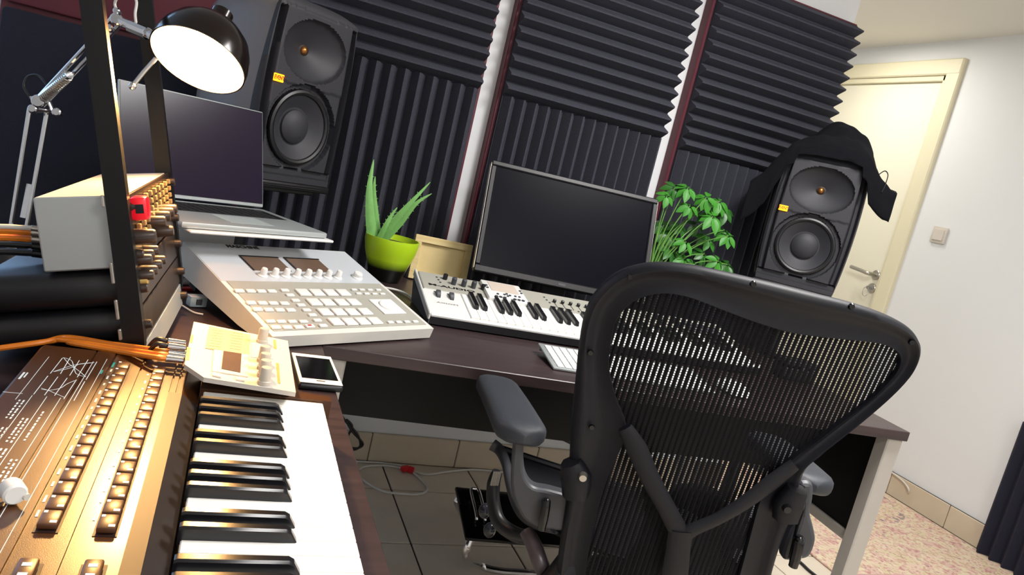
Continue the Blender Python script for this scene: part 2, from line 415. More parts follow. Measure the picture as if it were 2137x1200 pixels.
# ================================================================== SPEAKERS
def speaker(label, M, standlabel):
    W, Hh, D = .300, .460, .275
    t = thing('studio_monitor_speaker', label, 'speaker', M, 'studio monitor pair')
    # outline of the front: bowed top and sides, rounded corners
    def half(z):                                    # half width at height z
        q = z / Hh; return .5 * W * (.915 + .085 * sin(pi * min(max(q, 0), 1)) ** .8)
    def outline(off, zt=0, zb=0):
        pts = []
        zs = [zb + .012 + (Hh - zb - zt - .06) * i / 10 for i in range(11)]
        R = [(half(z) - off, z) for z in zs]
        top = [(half(Hh) * .93 - off, Hh - zt - .022 - off * .5), (half(Hh) * .80 - off, Hh - zt - .008 - off * .5), (half(Hh) * .5, Hh - zt - .001 - off * .5), (0, Hh - zt - off * .3)]
        right = [(half(0) - off - .01, zb)] + R + top
        left = [(-x, z) for x, z in right[::-1]]
        return right + left[1:]
    Mx = Matrix(((1, 0, 0, 0), (0, 0, 1, 0), (0, 1, 0, 0), (0, 0, 0, 1)))  # (x,z)->front plane, extrude +y
    # cabinet, lofted from front outline back, rounding the rear
    secs = []
    for y, off in ((.012, .006), (.05, 0), (D - .05, .0), (D - .015, .012), (D, .035)):
        secs.append([Vector((x, y, z)) for x, z in outline(off, off * .8, off * .3)])
    cb_ = MB(); cb_.loft(secs, cap=False); cb_.f.append([(len(secs) - 1) * len(secs[0]) + k for k in range(len(secs[0]))]); cb_.build('cabinet', m_spkside, t, ang=40)
    # baffle as a relief: waveguide dish, woofer well, side grooves, bottom port
    zt, zw = Hh * .745, Hh * .315
    def relief(x, z):
        y = 0.0
        hx = half(z) - .004
        e = abs(x) / hx
        if e > .80: y += .026 * min(1, (e - .80) / .04) * (1 if .07 < z / Hh < .93 else 0)
        if e > .92: y -= .024 * min(1, (e - .92) / .03) * (1 if .07 < z / Hh < .93 else 0)
        ed = max(0, (e - .97) / .03); y += .016 * ed * ed
        k = math.hypot(x / .104, (z - zt) / .077)
        if k < 1: y += .052 * (1 - k) ** .75 * .9 + .004
        elif abs(x) < .122 and abs(z - zt) < .092: y -= .003
        rr = math.hypot(x, z - zw)
        if rr < .113: y += .014
        if rr < .098: y = .03
        if z / Hh < .075: y += .012
        if z / Hh < .035: y -= .012
        if z > Hh - .03:
            y += .012 * ((z - Hh + .03) / .03) ** 2
        return y
    def fn(u, v):
        q = v
        ztop = lambda xx: Hh - .001 - .03 * (abs(xx) / (W / 2)) ** 3.2
        z = q * Hh; x = (2 * u - 1) * (half(z) - .003)
        z = q * ztop(x)
        return (x, relief(x, z), z)
    MB().grid(fn, 90, 120).build('baffle', m_spk, t, ang=50)
    Mf = lambda z, y=0: Matrix(((1, 0, 0, 0), (0, 0, -1, y), (0, 1, 0, z), (0, 0, 0, 1)))   # local z -> -y (towards listener)
    MB().lathe([(.0225, -.002), (.02, .004), (.013, .006)], 24, Mf(zt, .05)).build('tweeter_ring', m_blk, t)
    dm = MB(); dm.lathe([(.0125, 0), (.012, .004), (.008, .009), (.003, .0112), (0, .0115)], 20, Mf(zt, .047)); dm.build('tweeter_dome', m_copper, t)
    MB().lathe([(.1, .012), (.098, .018), (.092, .0205), (.086, .018), (.083, .012)], 48, Mf(zw, .022), cap=False).build('woofer_surround', m_blk, t)
    MB().lathe([(.084, .014), (.07, .006), (.05, -.008), (.044, -.010)], 48, Mf(zw, .022), cap=False).build('woofer_cone', m_cone, t)
    MB().lathe([(.046, -.010), (.044, -.002), (.034, .006), (.018, .0105), (0, .012)], 36, Mf(zw, .022)).build('dust_cap', m_cone, t)
    bd = MB().box(-.103, -.003, Hh * .555, .030, .005, .019, r=.001).build('logo_badge', m_amber, t)
    text_mb('EVENT', .0105, Matrix(((1, 0, 0, -.103), (0, 0, -1, -.0062), (0, 1.35, 0, Hh * .555), (0, 0, 0, 1))), bold=.0003).build('logo_letters', m_badge, bd, smooth=False)
    # bottom plinth with slot port
    pl = MB().bb(-.135, .135, -.006, .2, -.020, -.001, r=.005, seg=2); pl.build('plinth', m_blk, t)
    pb = MB().bb(-.10, .10, -.0075, .01, -.014, -.007, r=.002); pb.build('port_slot', m_gloss, t)
    # floor stand
    Ms = M.copy(); z0 = M.translation.z
    s = thing('speaker_stand', standlabel, 'stand', T(M.translation.x, M.translation.y, 0, M.to_euler().z), 'speaker stands')
    MB().bb(-.11, .11, .03, .25, z0 - .034, z0 - .0215, r=.003).build('top_plate', m_blk, s)
    MB().cyl((-.0, .17, .03), (-.0, .17, z0 - .035), .022, n=20).build('pole', m_blk, s)
    MB().bb(-.13, .13, .03, .29, .001, .03, r=.006).build('base_plate', m_blk, s)
    return t
speaker('black studio speaker with lit logo above the laptop, left of the pair', T(.137, 2.048, .975, rad(38)), 'black speaker stand behind the laptop under the left speaker')
speaker('black studio speaker with lit logo near the door, under a black jacket', T(1.845, 2.03, .976, rad(-40)), 'black speaker stand at the right end of the long desk')

# ================================================================== MONITOR
mo = thing('computer_monitor', 'wide black flat monitor standing behind the white keyboard', 'monitor', T(.692, 2.049, ZD, rad(-8.54)))
tilt = rad(-17.9); MM = T(0, 0, .8291 - ZD, 0, tilt)       # local plane x, z up the screen
W, Hm = .556, .347
bz = MB(MM)
bz.bb(0, W, 0, .03, 0, .022, r=.003); bz.bb(0, W, 0, .03, Hm - .016, Hm, r=.003)
bz.bb(0, .017, 0, .03, .022, Hm - .016, r=.003); bz.bb(W - .017, W, 0, .03, .022, Hm - .016, r=.003)
bz.build('bezel', m_blk, mo)
MB(MM).bb(.015, W - .015, .006, .012, .02, Hm - .014).build('screen', m_screen, mo)
MB(MM).bb(.0, W, .031, .045, .004, Hm - .004, r=.006).build('rear_shell', m_blkm, mo)
MB(MM).bb(-.0012, .0, .004, .030, .01, Hm - .008).build('side_trim', m_steel, mo); MB(MM).bb(W, W + .0012, .004, .03, .01, Hm - .008).build('side_trim', m_steel, mo)
MB(MM).bb(W / 2 - .012, W / 2 + .012, -.001, .0, .007, .014).build('maker_plate', m_grill, mo)
nk = MB(); nk.bb(W / 2 - .04, W / 2 + .04, .07, .10, .012, .26, r=.006); nk.build('stand_neck', m_blk, mo)
MB().bb(W / 2 - .13, W / 2 + .13, .0, .2, .0005, .012, r=.005).build('stand_base', m_blk, mo)

# ================================================================== LAPTOP on a white stand
lk_ = 1.068; lp_o = CAM + (Vector((.0695, 1.757, .9281)) - CAM) * lk_; ly = .5909
LM = T(lp_o.x, lp_o.y, lp_o.z, ly)
lp = thing('laptop', 'silver laptop open with dark screen on a white stand under the desk lamp', 'laptop', LM)
LW, LD, LS, lt = .325 * lk_, .227 * lk_, .222 * lk_, .2933
MB().bb(-LW, 0, -LD, .0, -.013, 0, r=.004, seg=2).build('base', m_alu, lp)
TM = T(0, .002, 0, 0, -lt)
MB(TM).bb(-LW, 0, -.0, .006, .004, LS, r=.0028, seg=2).build('lid', m_alu, lp)
MB(TM).bb(-LW + .003, -.003, -.0012, .0, .012, LS - .003).build('screen', m_lapscr, lp)
kw = MB().bb(-LW + .025, -.025, -.125, -.022, .0001, .0006).build('keyboard_well', m_blk, lp)
ks = MB()
for j in range(6):
    for i in range(14):
        ks.box(-LW + .025 + .0098 + i * .0196, -.032 - j * .0168, .0011, .0165, .0138 if j else .008, .0012)
k_ = ks.build('keys', m_blkm, lp, smooth=False); tag(k_, kind='stuff')
MB().bb(-LW / 2 - .052, -LW / 2 + .052, -.212, -.136, .0001, .0004).build('trackpad', mat('trackpad', 'B9C2C0', .3), lp)
ls = thing('laptop_stand', 'white laptop stand plate on a short column under the silver laptop', 'stand', T(lp_o.x, lp_o.y, ZD, ly))
zt = lp_o.z - ZD - .0135
MB().bb(-LW + .012, .012, -LD - .012, .01, zt - .006, zt - .0005, r=.002).build('plate', m_white, ls)
MB().bb(-LW / 2 - .07, -LW / 2 + .07, -.06, .0, .012, zt - .006, r=.004).build('column', m_white, ls)
MB().bb(-LW / 2 - .11, -LW / 2 + .11, -.08, .04, .0005, .012, r=.004).build('foot', m_white, ls)

# ================================================================== GROOVE BOX (white pad controller)
kx = .945
go = CAM + (Vector((.1098, 1.3794, .7447)) - CAM) * kx
gy, gp = .5640, .2548
GM = T(go.x, go.y, go.z, gy, gp); GI = GM.inverted()
gn = (GM.to_3x3() @ Vector((0, 0, 1)))
def G(zx, zy, h=0):     # from zoom crop (480,520,scale 4.857) to local plane at height h
    q = GI @ hit(480 + zx / 4.857, 520 + zy / 4.857, GM @ Vector((0, 0, h)), gn); return q.x, q.y
GW, GD = .44 * kx, .37 * kx
gb = thing('pad_controller', 'white pad controller with two displays and sixteen pads, tilted on the desk corner', 'controller', GM)
side = [(0, -.024), (0, 0), (GD, 0), (GD, -.062), (.10, -.040)]
Mp = Matrix(((0, 0, 1, 0), (1, 0, 0, 0), (0, 1, 0, 0), (0, 0, 0, 1)))
MB().prism(side, GW, Mp).build('body', mat('off_white_shell', 'D6D3CB', .42), gb, smooth=False)
yb = G(700, 340)[1]
MB().bb(.012, GW - .01, .016, yb, .0002, .0012).build('control_field', m_greyp, gb)
MB().bb(.002, GW - .002, yb + .001, GD - .003, .0002, .0010).build('upper_plate', mat('white_brushed', 'CDD1D6', .36, .15, var=.01), gb)
for (x0, x1, zya, zyb) in ((95, 480, 75, 215), (545, 885, 95, 225)):
    a = G(x0, zya); c = G(x1, zya + 18)[0]; yb2 = G(x0, zyb)[1]
    # screens are parallelograms in the picture only by perspective: rectangles on the plate
    d_ = MB().bb(a[0], a[0] + .092, yb2, a[1], .0010, .0022).build('display', m_disp, gb)
    bz = MB(); x0_, x1_, y0_, y1_ = a[0] - .002, a[0] + .094, yb2 - .002, a[1] + .002
    bz.bb(x0_, x1_, y1_ - .004, y1_, .0022, .003); bz.bb(x0_, x0_ + .003, y0_, y1_ - .004, .0022, .003)
    bz.build('display_rim', m_blk, d_)
kn = MB().lathe([(.0105, 0), (.0105, .002), (.0072, .004), (.0062, .016), (.0052, .0175)], 16).mesh('knob', m_white)
kxs = [(330, 275), (450, 275), (560, 280), (670, 283), (775, 285), (880, 287), (985, 290), (1085, 290)]
y_ = sum(G(*q)[1] for q in kxs) / 8; xa, xb = G(*kxs[0])[0], G(*kxs[-1])[0]
for i in range(8): inst('knob', kn, gb, T(xa + (xb - xa) * i / 7, y_, .001))
q = G(1285, 292); ek = MB().lathe([(.013, 0), (.013, .002), (.0105, .004), (.0105, .011), (.009, .013)], 20).build('encoder', m_white, gb); ek.matrix_basis = T(q[0], q[1], .001)
def btn(pts, sx, sy, name='button', h=.004, mm=m_white, r=.0012):
    me = MB().box(0, 0, h / 2, sx, sy, h, r=r, seg=2).mesh(name, mm)
    for q in pts:
        a = G(*q, .004); inst(name, me, gb, T(a[0], a[1], .0012))
btn([(95, 418), (210, 420), (318, 422), (425, 422)], .019, .010)
btn([(215, 540), (330, 542), (440, 544), (552, 546)], .019, .0105)
btn([(280, 606), (393, 610), (505, 612), (617, 614)], .019, .0105)
btn([(412, 728), (522, 730), (633, 730), (745, 730)], .018, .0085)
btn([(466, 788), (580, 788), (697, 786), (810, 776)], .019, .0095)
btn([(556, 414), (610, 462), (665, 516), (722, 564), (777, 614), (835, 664), (887, 718), (945, 772)], .018, .0088)
btn([(1258, 408), (1338, 408), (1420, 410), (1505, 410), (1305, 446), (1387, 448), (1467, 450), (1547, 450)], .0145, .0062)
btn([(1628, 738), (1712, 736), (1795, 733), (1880, 731)], .0155, .0078)
btn([(745, 436), (885, 438), (1020, 438), (1150, 438), (855, 534), (990, 536), (1130, 536), (1255, 534), (965, 634), (1105, 634), (1240, 634), (1370, 630), (1075, 732), (1215, 732), (1345, 728), (1470, 724)], .0285, .0252, 'pad', .0045, r=.0018)
q0 = G(1300, 485); q1 = G(1710, 700)
qa = [G(*q) for q in ((1305, 487), (1640, 482), (1858, 695), (1565, 708))]
cx_ = sum(a[0] for a in qa) / 4; cy_ = sum(a[1] for a in qa) / 4
MB().box(cx_, cy_, .0024, .066, .060, .003, r=.0012).build('jog_panel', m_white, gb)
MB().lathe([(.021, 0), (.021, .003), (.018, .005), (.012, .004), (0, .0035)], 28, T(cx_, cy_, .004)).build('jog_wheel', m_whitek, gb)
q = G(808, 768, .006); MB().box(q[0], q[1], .0056, .008, .0035, .0006).build('lit_mark', m_badge, gb)
a = G(-205, -62)
text_mb('MASCHINE', .016, T(a[0] + .07, GD - .012, .0014, 0), bold=.0003).build('model_text', m_blk, gb, smooth=False)
MB().bb(.02, GW - .02, GD - .06, GD - .035, -.082, -.062).build('stand_foot', m_blkm, gb)
lgx = MB()
for xx in (.04, GW - .04): lgx.cyl((xx, GD - .04, -.062), (xx, GD - .045, -.092), .006)

# ================================================================== ALOE, PICTURE FRAME
al = thing('potted_aloe', 'aloe with four spiky leaves in a lime green pot', 'plant', (.452, 2.13, ZD))
m_pot = bpy.data.materials.new('lime_black_glaze'); m_pot.use_nodes = True
nt = m_pot.node_tree; b = nt.nodes['Principled BSDF']; b.inputs['Roughness'].default_value = .28
tc = nt.nodes.new('ShaderNodeTexCoord'); sx_ = nt.nodes.new('ShaderNodeSeparateXYZ'); cr = nt.nodes.new('ShaderNodeValToRGB')
nt.links.new(tc.outputs['Object'], sx_.inputs[0])
mr = nt.nodes.new('ShaderNodeMapRange'); mr.inputs[1].default_value = 0; mr.inputs[2].default_value = .13
nt.links.new(sx_.outputs[2], mr.inputs[0]); nt.links.new(mr.outputs[0], cr.inputs[0]); nt.links.new(cr.outputs[0], b.inputs['Base Color'])
cr.color_ramp.elements[0].position = .30; cr.color_ramp.elements[0].color = hexc('0C0D08') + (1,)
cr.color_ramp.elements[1].position = .52; cr.color_ramp.elements[1].color = hexc('B4D824') + (1,)
MB().lathe([(.0, .001), (.045, .001), (.048, .006), (.06, .045), (.074, .085), (.080, .115), (.080, .130), (.0765, .130), (.074, .112), (.0, .110)], 40).build('pot', m_pot, al, ang=50)
MB().lathe([(.0745, .112), (.05, .116), (0, .118)], 24).build('soil', m_soil, al)
def aloe_leaf(px, base_w):
    """px: pixel path root->tip, at the pot's distance"""
    pts = [aty(a, b_, 2.13 + o) for a, b_, o in px]
    pts = smooth_path(pts, 6); n = len(pts)
    inv = world_of(al).inverted(); secs = []
    mb = MB()
    for i, p_ in enumerate(pts):
        t_ = (pts[min(i + 1, n - 1)] - pts[max(i - 1, 0)]).normalized()
        sd = t_.cross(Vector((0, -1, 0.15))).normalized(); fr = sd.cross(t_).normalized()
        w_ = base_w * (1 - (i / (n - 1)) ** 1.6) + .0008
        secs.append([inv @ (p_ + sd * w_ * c_ + fr * w_ * s_) for c_, s_ in ((-1, .25), (-.5, -.15), (0, -.28), (.5, -.15), (1, .25), (.5, .42), (0, .5), (-.5, .42))])
        if 2 < i < n - 3 and i % 2 == 0:
            for sg in (-1, 1):
                c0 = inv @ (p_ + sd * w_ * sg * .96); c1 = inv @ (p_ + sd * (w_ * sg + sg * .004) + t_ * .002)
                mb.cyl(c0, c1, .0016, .0002, 4)
    mb.loft(secs); return mb.build('leaf', m_aloe, al)
aloe_leaf([(778, 500, -.01), (772, 450, -.012), (771, 390, -.01), (780, 333, 0)], .0155)
aloe_leaf([(788, 500, .012), (783, 450, .014), (780, 400, .01), (783, 368, .008)], .0115)
aloe_leaf([(795, 500, -.005), (822, 462, -.02), (860, 420, -.03), (898, 380, -.03)], .0115)
aloe_leaf([(800, 501, .01), (835, 465, 0), (868, 425, -.01), (901, 404, -.015)], .0105)
aloe_leaf([(790, 500, -.02), (805, 470, -.03), (818, 448, -.03), (829, 433, -.03)], .0075)

pf = thing('picture_frame', 'empty pale pine picture frame leaning beside the aloe pot', 'picture frame', T(.540, 2.205, ZD, rad(-6)))
PM = T(0, 0, .0045, 0, rad(-8)); fw, fh = .184, .139
b = MB(PM)
for q in ((0, fw, 0, .022), (0, fw, fh - .022, fh), (0, .022, .022, fh - .022), (fw - .022, fw, .022, fh - .022)): b.bb(q[0], q[1], 0, .022, q[2], q[3], r=.001)
b.build('moulding', m_pine, pf)
MB(PM).bb(.02, fw - .02, .011, .015, .02, fh - .02).build('backing', mat('pine_board', 'DCC58C', .6), pf)
MB(PM).bb(fw / 2 - .02, fw / 2 + .02, .023, .027, .01, .1).build('easel_strut', m_pine, pf)

# ================================================================== MIDI KEYBOARD
mk_y = rad(-2)
MKM = T(.480, 1.660, ZD, mk_y); MKI = MKM.inverted()
kw_, kd_, zf, zb = .985, .262, .030, .082
sl = math.atan2(zb - zf, kd_)
mk = thing('midi_keyboard', 'white and grey two octave keyboard with knobs in front of the monitor', 'keyboard', MKM)
PLM = T(0, 0, zf, 0, sl)           # tilted top plane: local x along, y up the slope
PLW = MKM @ PLM; PLI = PLW.inverted(); pn = PLW.to_3x3() @ Vector((0, 0, 1))
def K(zx, zy, h=0):
    q = PLI @ hit(820 + zx / 4.616, 540 + zy / 4.616, PLW @ Vector((0, 0, h)), pn); return q.x, q.y
sld = kd_ / cos(sl)
MB(Mp).prism([(0.0, .004), (.0, .022), (.02, .024), (kd_ - .02, .058), (kd_ - .005, .045), (kd_ - .03, .004)], kw_ - .004).build('chassis', m_blk, mk, smooth=False)
ykey = K(700, 350)[1]
MB(PLM).bb(0, kw_, 0.0, .012, -.014, -.001, r=.003).build('front_lip', m_white, mk)
MB(PLM).bb(0, K(690, 400)[0] - .003, .0125, ykey, -.012, .0, r=.002).build('wheel_block', m_white, mk)
MB(PLM).bb(.004, kw_ - .004, ykey, sld - .004, -.012, .001, r=.002).build('control_panel', m_greyp, mk)
e = MB()
MB(PLM).bb(-.006, .0, -.004, sld, -.016, .004, r=.002).build('end_cheek', m_white, mk)
ck = MB(Mp); ck.prism([(0, .004), (0, .028), (kd_, .078), (kd_ + .002, .058), (kd_ - .03, .004)], .003, T(0, 0, -.003)); ck.build('cheek_inset', m_grill, mk)
xk0 = K(690, 420)[0]; pitch = .0236
nwk = int((kw_ - .012 - xk0) / pitch)
wk = MB(PLM); wkm = MB().box(0, 0, 0, pitch - .0010, ykey - .013, .012, r=.0012).mesh('white_key', m_whitek)
ym = (.0125 + ykey) / 2
for i in range(nwk): inst('white_key', wkm, mk, PLM @ T(xk0 + pitch * (i + .5), ym, -.004))
bl = (ykey - .0125) * .64
bkm = MB().prism([(0, 0), (.006, .011), (bl, .011), (bl, 0)], .0115, Matrix(((0, 0, 1, -.00575), (1, 0, 0, 0), (0, 1, 0, 0), (0, 0, 0, 1)))).mesh('black_key', m_blackk)
for i in range(nwk):
    if i % 7 in (0, 1, 3, 4, 5) and i < nwk - 1: inst('black_key', bkm, mk, PLM @ T(xk0 + pitch * (i + 1), ykey - .001 - bl, .001))
kn2 = MB().lathe([(.0065, 0), (.0065, .013), (.0055, .015)], 14).mesh('knob', m_blk)
kn3 = MB().lathe([(.007, 0), (.007, .018), (.0055, .020)], 14).mesh('knob', m_grill)
for i, q in enumerate([(498, 200), (580, 250), (676, 268), (770, 285), (862, 300)]):
    a = K(*q); inst('knob', kn2 if i in (0, 4) else kn3, mk, PLM @ T(a[0], a[1], .001))
for (zx, zy) in ((432, 350), (560, 375)):
    a = K(zx, zy); MB(PLM).lathe([(.0, 0), (.016, 0), (.016, .009), (0, .009)], 20, Matrix(((0, 0, 1, a[0] - .0045), (1, 0, 0, a[1]), (0, 1, 0, -.002), (0, 0, 0, 1)))).build('mod_wheel', m_grill, mk)
    MB(PLM).bb(a[0] - .0075, a[0] + .0075, a[1] + .017, a[1] + .021, .0, .0012).build('slot', m_blk, mk)
a0 = K(560, 283); text_mb('M-AUDIO', .019, PLM @ T(a0[0] + .002, a0[1] - .001, .0014) @ Matrix.Diagonal((1.6, .85, 1, 1)), bold=.0005).build('brand_text', m_blk, mk, smooth=False)
a0 = K(525, 436); text_mb('AXIOM', .012, PLM @ T(a0[0], a0[1], .0004) @ Matrix.Diagonal((1.5, .8, 1, 1))).build('model_text', m_steel, mk, smooth=False)
a0 = K(890, 360); a1 = K(1440, 460)
lm = MB(PLM).bb(a0[0] + .002, a0[0] + .118, ykey - .012, sld - .012, .0, .012, r=.003, seg=2).build('display_module', m_white, mk)
MB(PLM).bb(a0[0] + .020, a0[0] + .1, ykey + .036, sld - .020, .0122, .0130).build('lcd', m_lcd, lm)
nb = MB(PLM); lx = a0[0] + .002
for (u, v) in ((.008, .075), (.008, .06), (.108, .075), (.108, .06), (.03, .026), (.05, .029), (.058, .036), (.058, .022), (.066, .029), (.082, .03), (.094, .03), (.022, .008), (.034, .008), (.046, .008), (.075, .008), (.087, .008), (.099, .008)):
    nb.cyl((lx + u, ykey - .010 + v, .0118), (lx + u, ykey - .010 + v, .0142), .0038 if v > .02 else .005, n=8)
nb.build('buttons', m_grill, lm)
sa = K(1555, 430); sb_ = K(1785, 470)
for i in range(9):
    a = (sa[0] + (sb_[0] - sa[0]) * i / 3, sa[1] + (sb_[1] - sa[1]) * i / 3); MB(PLM).bb(a[0] - .001, a[0] + .001, a[1] - .03, a[1] + .01, .001, .0016).build('slider_slot', m_blk, mk)
    MB(PLM).box(a[0], a[1] + .004, .006, .010, .007, .011, r=.002).build('slider', m_blk, mk)
nb = MB(PLM)
for (zx, zy) in [(420, 182), (437, 207), (455, 232), (1455, 375), (1480, 402), (1508, 428), (1560, 470), (1635, 485), (1712, 500), (1788, 515)]:
    a = K(zx, zy); nb.cyl((a[0], a[1], .0008), (a[0], a[1], .0024), .0032, n=8)
nb.build('small_buttons', m_grill, mk)
for i in range(8):
    inst('knob', kn2, mk, PLM @ T(.70 + .03 * (i % 4), ykey + .03 + .035 * (i // 4), .001))
    MB(PLM).box(.84 + .032 * (i % 4), ykey + .028 + .034 * (i // 4), .003, .026, .026, .006, r=.002).build('drum_pad', m_grill, mk)

# ================================================================== COMPACT WHITE KEYBOARD
ak0 = Vector((.712, 1.418, .745)); akM = T(ak0.x, ak0.y, .7405, rad(-4), rad(8))
ak = thing('computer_keyboard', 'slim white and silver computer keyboard at the front edge of the desk', 'keyboard', akM)
MB().bb(0, .425, 0, .132, 0.0, .006, r=.0025, seg=2).build('tray', m_alu, ak)
MB().bb(.006, .419, .125, .132, -.012, -.0005, r=.002).build('battery_tube', m_alu, ak)
kcap = MB().box(0, 0, .0012, .0165, .0165, .0024, r=.0008).mesh('key', m_white)
for j in range(6):
    for i in range(21): inst('key', kcap, ak, T(.0105 + .0096 + i * .0190, .014 + j * .0192, .006) )

ms = thing('computer_mouse', 'white computer mouse right of the slim white keyboard on the desk', 'mouse', T(1.215, 1.432, ZD + .0006, rad(-3)))
mm_ = []
for i in range(11):
    t_ = i / 10; k_ = max(.02, math.sqrt(max(0, 1 - (2 * t_ - 1) ** 4))); mm_.append([Vector((.030 * k_ * cos(g), -.055 + .11 * t_, .003 + (max(0, sin(g)) * .024 * k_ * (1.15 - .5 * abs(t_ - .4))))) for g in [2 * pi * j / 18 for j in range(18)]])
MB().loft(mm_).build('shell', m_white, ms, ang=60)
MB().sphere((0, .03, .0275), .004, .006, .004, 10, 6).build('scroll_ball', m_steel, ms)
bx_ = thing('black_case', 'small black lidded case on the right end of the desk behind the chair', 'case', T(1.60, 1.655, ZD + .0006, rad(-8)))
MB().box(0, 0, .020, .105, .075, .040, r=.008, seg=3).build('case_body', m_blkm, bx_)
MB().box(0, 0, .050, .107, .077, .018, r=.006, seg=3).build('case_lid', m_blkm, bx_)
MB().box(0, -.039, .042, .016, .004, .012, r=.001).build('clasp', m_grill, bx_)

# ================================================================== SCHEFFLERA behind the monitor
sc = Vector((1.36, 2.19, ZD))
sp = thing('potted_schefflera', 'leafy green umbrella plant between the monitor and the right speaker', 'plant', sc)
MB().lathe([(0, .001), (.05, .001), (.055, .01), (.068, .10), (.07, .115), (.064, .115), (.062, .10), (0, .10)], 28).build('pot', m_blkm, sp, ang=50)
MB().lathe([(.062, .101), (0, .106)], 20).build('soil', m_soil, sp)
lfm = MB()
def leaflet(u, v):
    w_ = .30 * sin(pi * min(u * 1.02, 1)) ** .75 * (1 - .25 * u)
    x_ = (2 * v - 1) * w_
    return (x_, u, -.22 * u * u + .25 * abs(x_))
lfm.grid(leaflet, 6, 4); leaf_me = lfm.mesh('leaf', m_leaf)
leaf_shade = leaf_me.copy(); leaf_shade.materials.clear(); leaf_shade.materials.append(mat('schefflera_leaf_shade', '2C6322', .4, var=.3, scale=18))
def umbrella(px, py, yo, size, n=7, me=None, ang0=0, tiltdir=None):
    c = aty(px, py, sc.y + yo) - sc
    nrm = Vector((random.uniform(-.3, .3), -.75 + random.uniform(-.2, .3), .75)).normalized() if tiltdir is None else Vector(tiltdir).normalized()
    q = nrm.to_track_quat('Z', 'Y').to_matrix().to_4x4()
    for k in range(n):
        a = ang0 + 2 * pi * k / n + random.uniform(-.15, .15); s_ = size * random.uniform(.8, 1.1)
        M = Matrix.Translation(c) @ q @ Matrix.Rotation(a, 4, 'Z') @ Matrix.Rotation(rad(random.uniform(-38, -12)), 4, 'X') @ T(0, .006, 0) @ Matrix.Diagonal((s_, s_, s_, 1))
        inst('leaf', me or leaf_me, sp, M)
    root = Vector((random.uniform(-.012, .012), random.uniform(-.012, .012), .1))
    hub = Vector((c.x * .28, c.y * .5, .1 + (c.z - .1) * random.uniform(.35, .6)))
    MB().tube(smooth_path([root, hub, c * .55 + hub * .45 + Vector((0, 0, .02)), c], 5), [.0032] * 6 + [.002] * 10, 6).build('stem', m_stem, sp)
heads = [(1392, 408, 0, .045, 6), (1408, 392, .03, .048, 7), (1436, 392, .0, .05, 8), (1474, 412, -.02, .052, 8), (1502, 420, .0, .052, 8), (1440, 430, -.02, .048, 7), (1488, 452, -.04, .055, 8), (1512, 440, .03, .05, 7), (1520, 492, -.02, .050, 8), (1512, 480, .03, .045, 7), (1432, 505, -.03, .045, 7), (1400, 520, 0, .05, 7), (1430, 540, -.02, .052, 8), (1470, 530, -.01, .05, 8), (1500, 545, -.03, .056, 8), (1455, 470, .04, .045, 6), (1396, 490, .05, .05, 7), (1420, 470, .05, .05, 8), (1462, 440, .03, .05, 7), (1385, 540, .03, .055, 8), (1410, 552, -.02, .05, 7), (1450, 552, -.04, .058, 8), (1480, 500, .02, .05, 7), (1518, 552, .0, .055, 7), (1385, 470, .07, .05, 7)]
for i, (a, b_, o_, s_, n_) in enumerate(heads): umbrella(a, b_, o_, s_, n_, leaf_shade if o_ > .02 or b_ > 500 and i % 2 else leaf_me, i * .7)

# ================================================================== JACKET over the right speaker
jk_M = T(1.845, 2.03, .976, rad(-40))
jk = thing('black_jacket', 'crumpled black jacket draped over the top of the right speaker', 'jacket', jk_M)
from mathutils import noise
def jfn(u, v):
    # u across, v: 0..0.3 front skirt, then over the top to the back
    s = -.30 + u * .555; a = abs(s); W2 = .128
    nz = lambda p, q, k: noise.noise(Vector((p, q, k)))
    if v < .3: tt = v / .3; yv = -.026 + .014 * tt; drop = 1 - tt
    else: yv = -.012 + (v - .3) / .7 * .25; drop = 0
    fold = .014 * nz(s * 11, yv * 16 + v * 2, 1.3) + .008 * nz(s * 26, v * 9, 4.1)
    e = max(0, a - W2)
    zt_ = .4655 - .03 * (min(a, .15) / .15) ** 3.2
    if s > 0: x = min(s, W2) + min(e, .05) * .75 + max(0, e - .05) * .80; z = zt_ - min(e, .1) * .40 - max(0, e - .03) * .20
    else: x = -(min(a, W2) + min(e, .05) * .75 + max(0, e - .05) * .55); z = zt_ - min(e, .1) * .42 - max(0, e - .03) * .6
    skirt = .026 + .005 * nz(s * 14, 0, 7)
    if a > W2 - .02: skirt += min((e + .02) * 1.5, .115 if s < 0 else .075)
    q = max(0, 1 - abs(yv - .125) / .10)
    hump = (.105 * math.exp(-((s - .01) / .085) ** 2) + .045 * math.exp(-((s - .11) / .05) ** 2)) * q ** .7 + .02 * math.exp(-(s / .12) ** 2) * (1 - drop)
    hump += .030 * math.exp(-((yv - .018) / .022) ** 2) * math.exp(-(s / .17) ** 4) * (1 + .6 * nz(s * 9, 2, 5)) * (1 if drop == 0 else (1 - drop))
    z += hump + .010 - drop * skirt + fold * (1.2 - .6 * drop) * (1 if a < W2 else .6)
    if a < W2 - .02: z = max(z, zt_ + .004 - drop * .02)
    yy = yv + fold * (.5 if drop else .2) - (.012 * (1 - drop) * drop * 4 * abs(nz(s * 8, 3, 3)))
    if yy > -.018 and drop > .3: yy = -.018
    return (x, yy, z)
MB().grid(jfn, 80, 36).build('cloth', m_jacket, jk, ang=180, solid=.006)
dq = Vector(jfn(.84, .34)); MB().tube(smooth_path([dq, dq + Vector((.014, -.012, .016)), dq + Vector((.026, -.022, .004)), dq + Vector((.026, -.03, -.03)), dq + Vector((.022, -.034, -.055))], 5), .0018, 6).build('drawstring', m_bcab, jk)
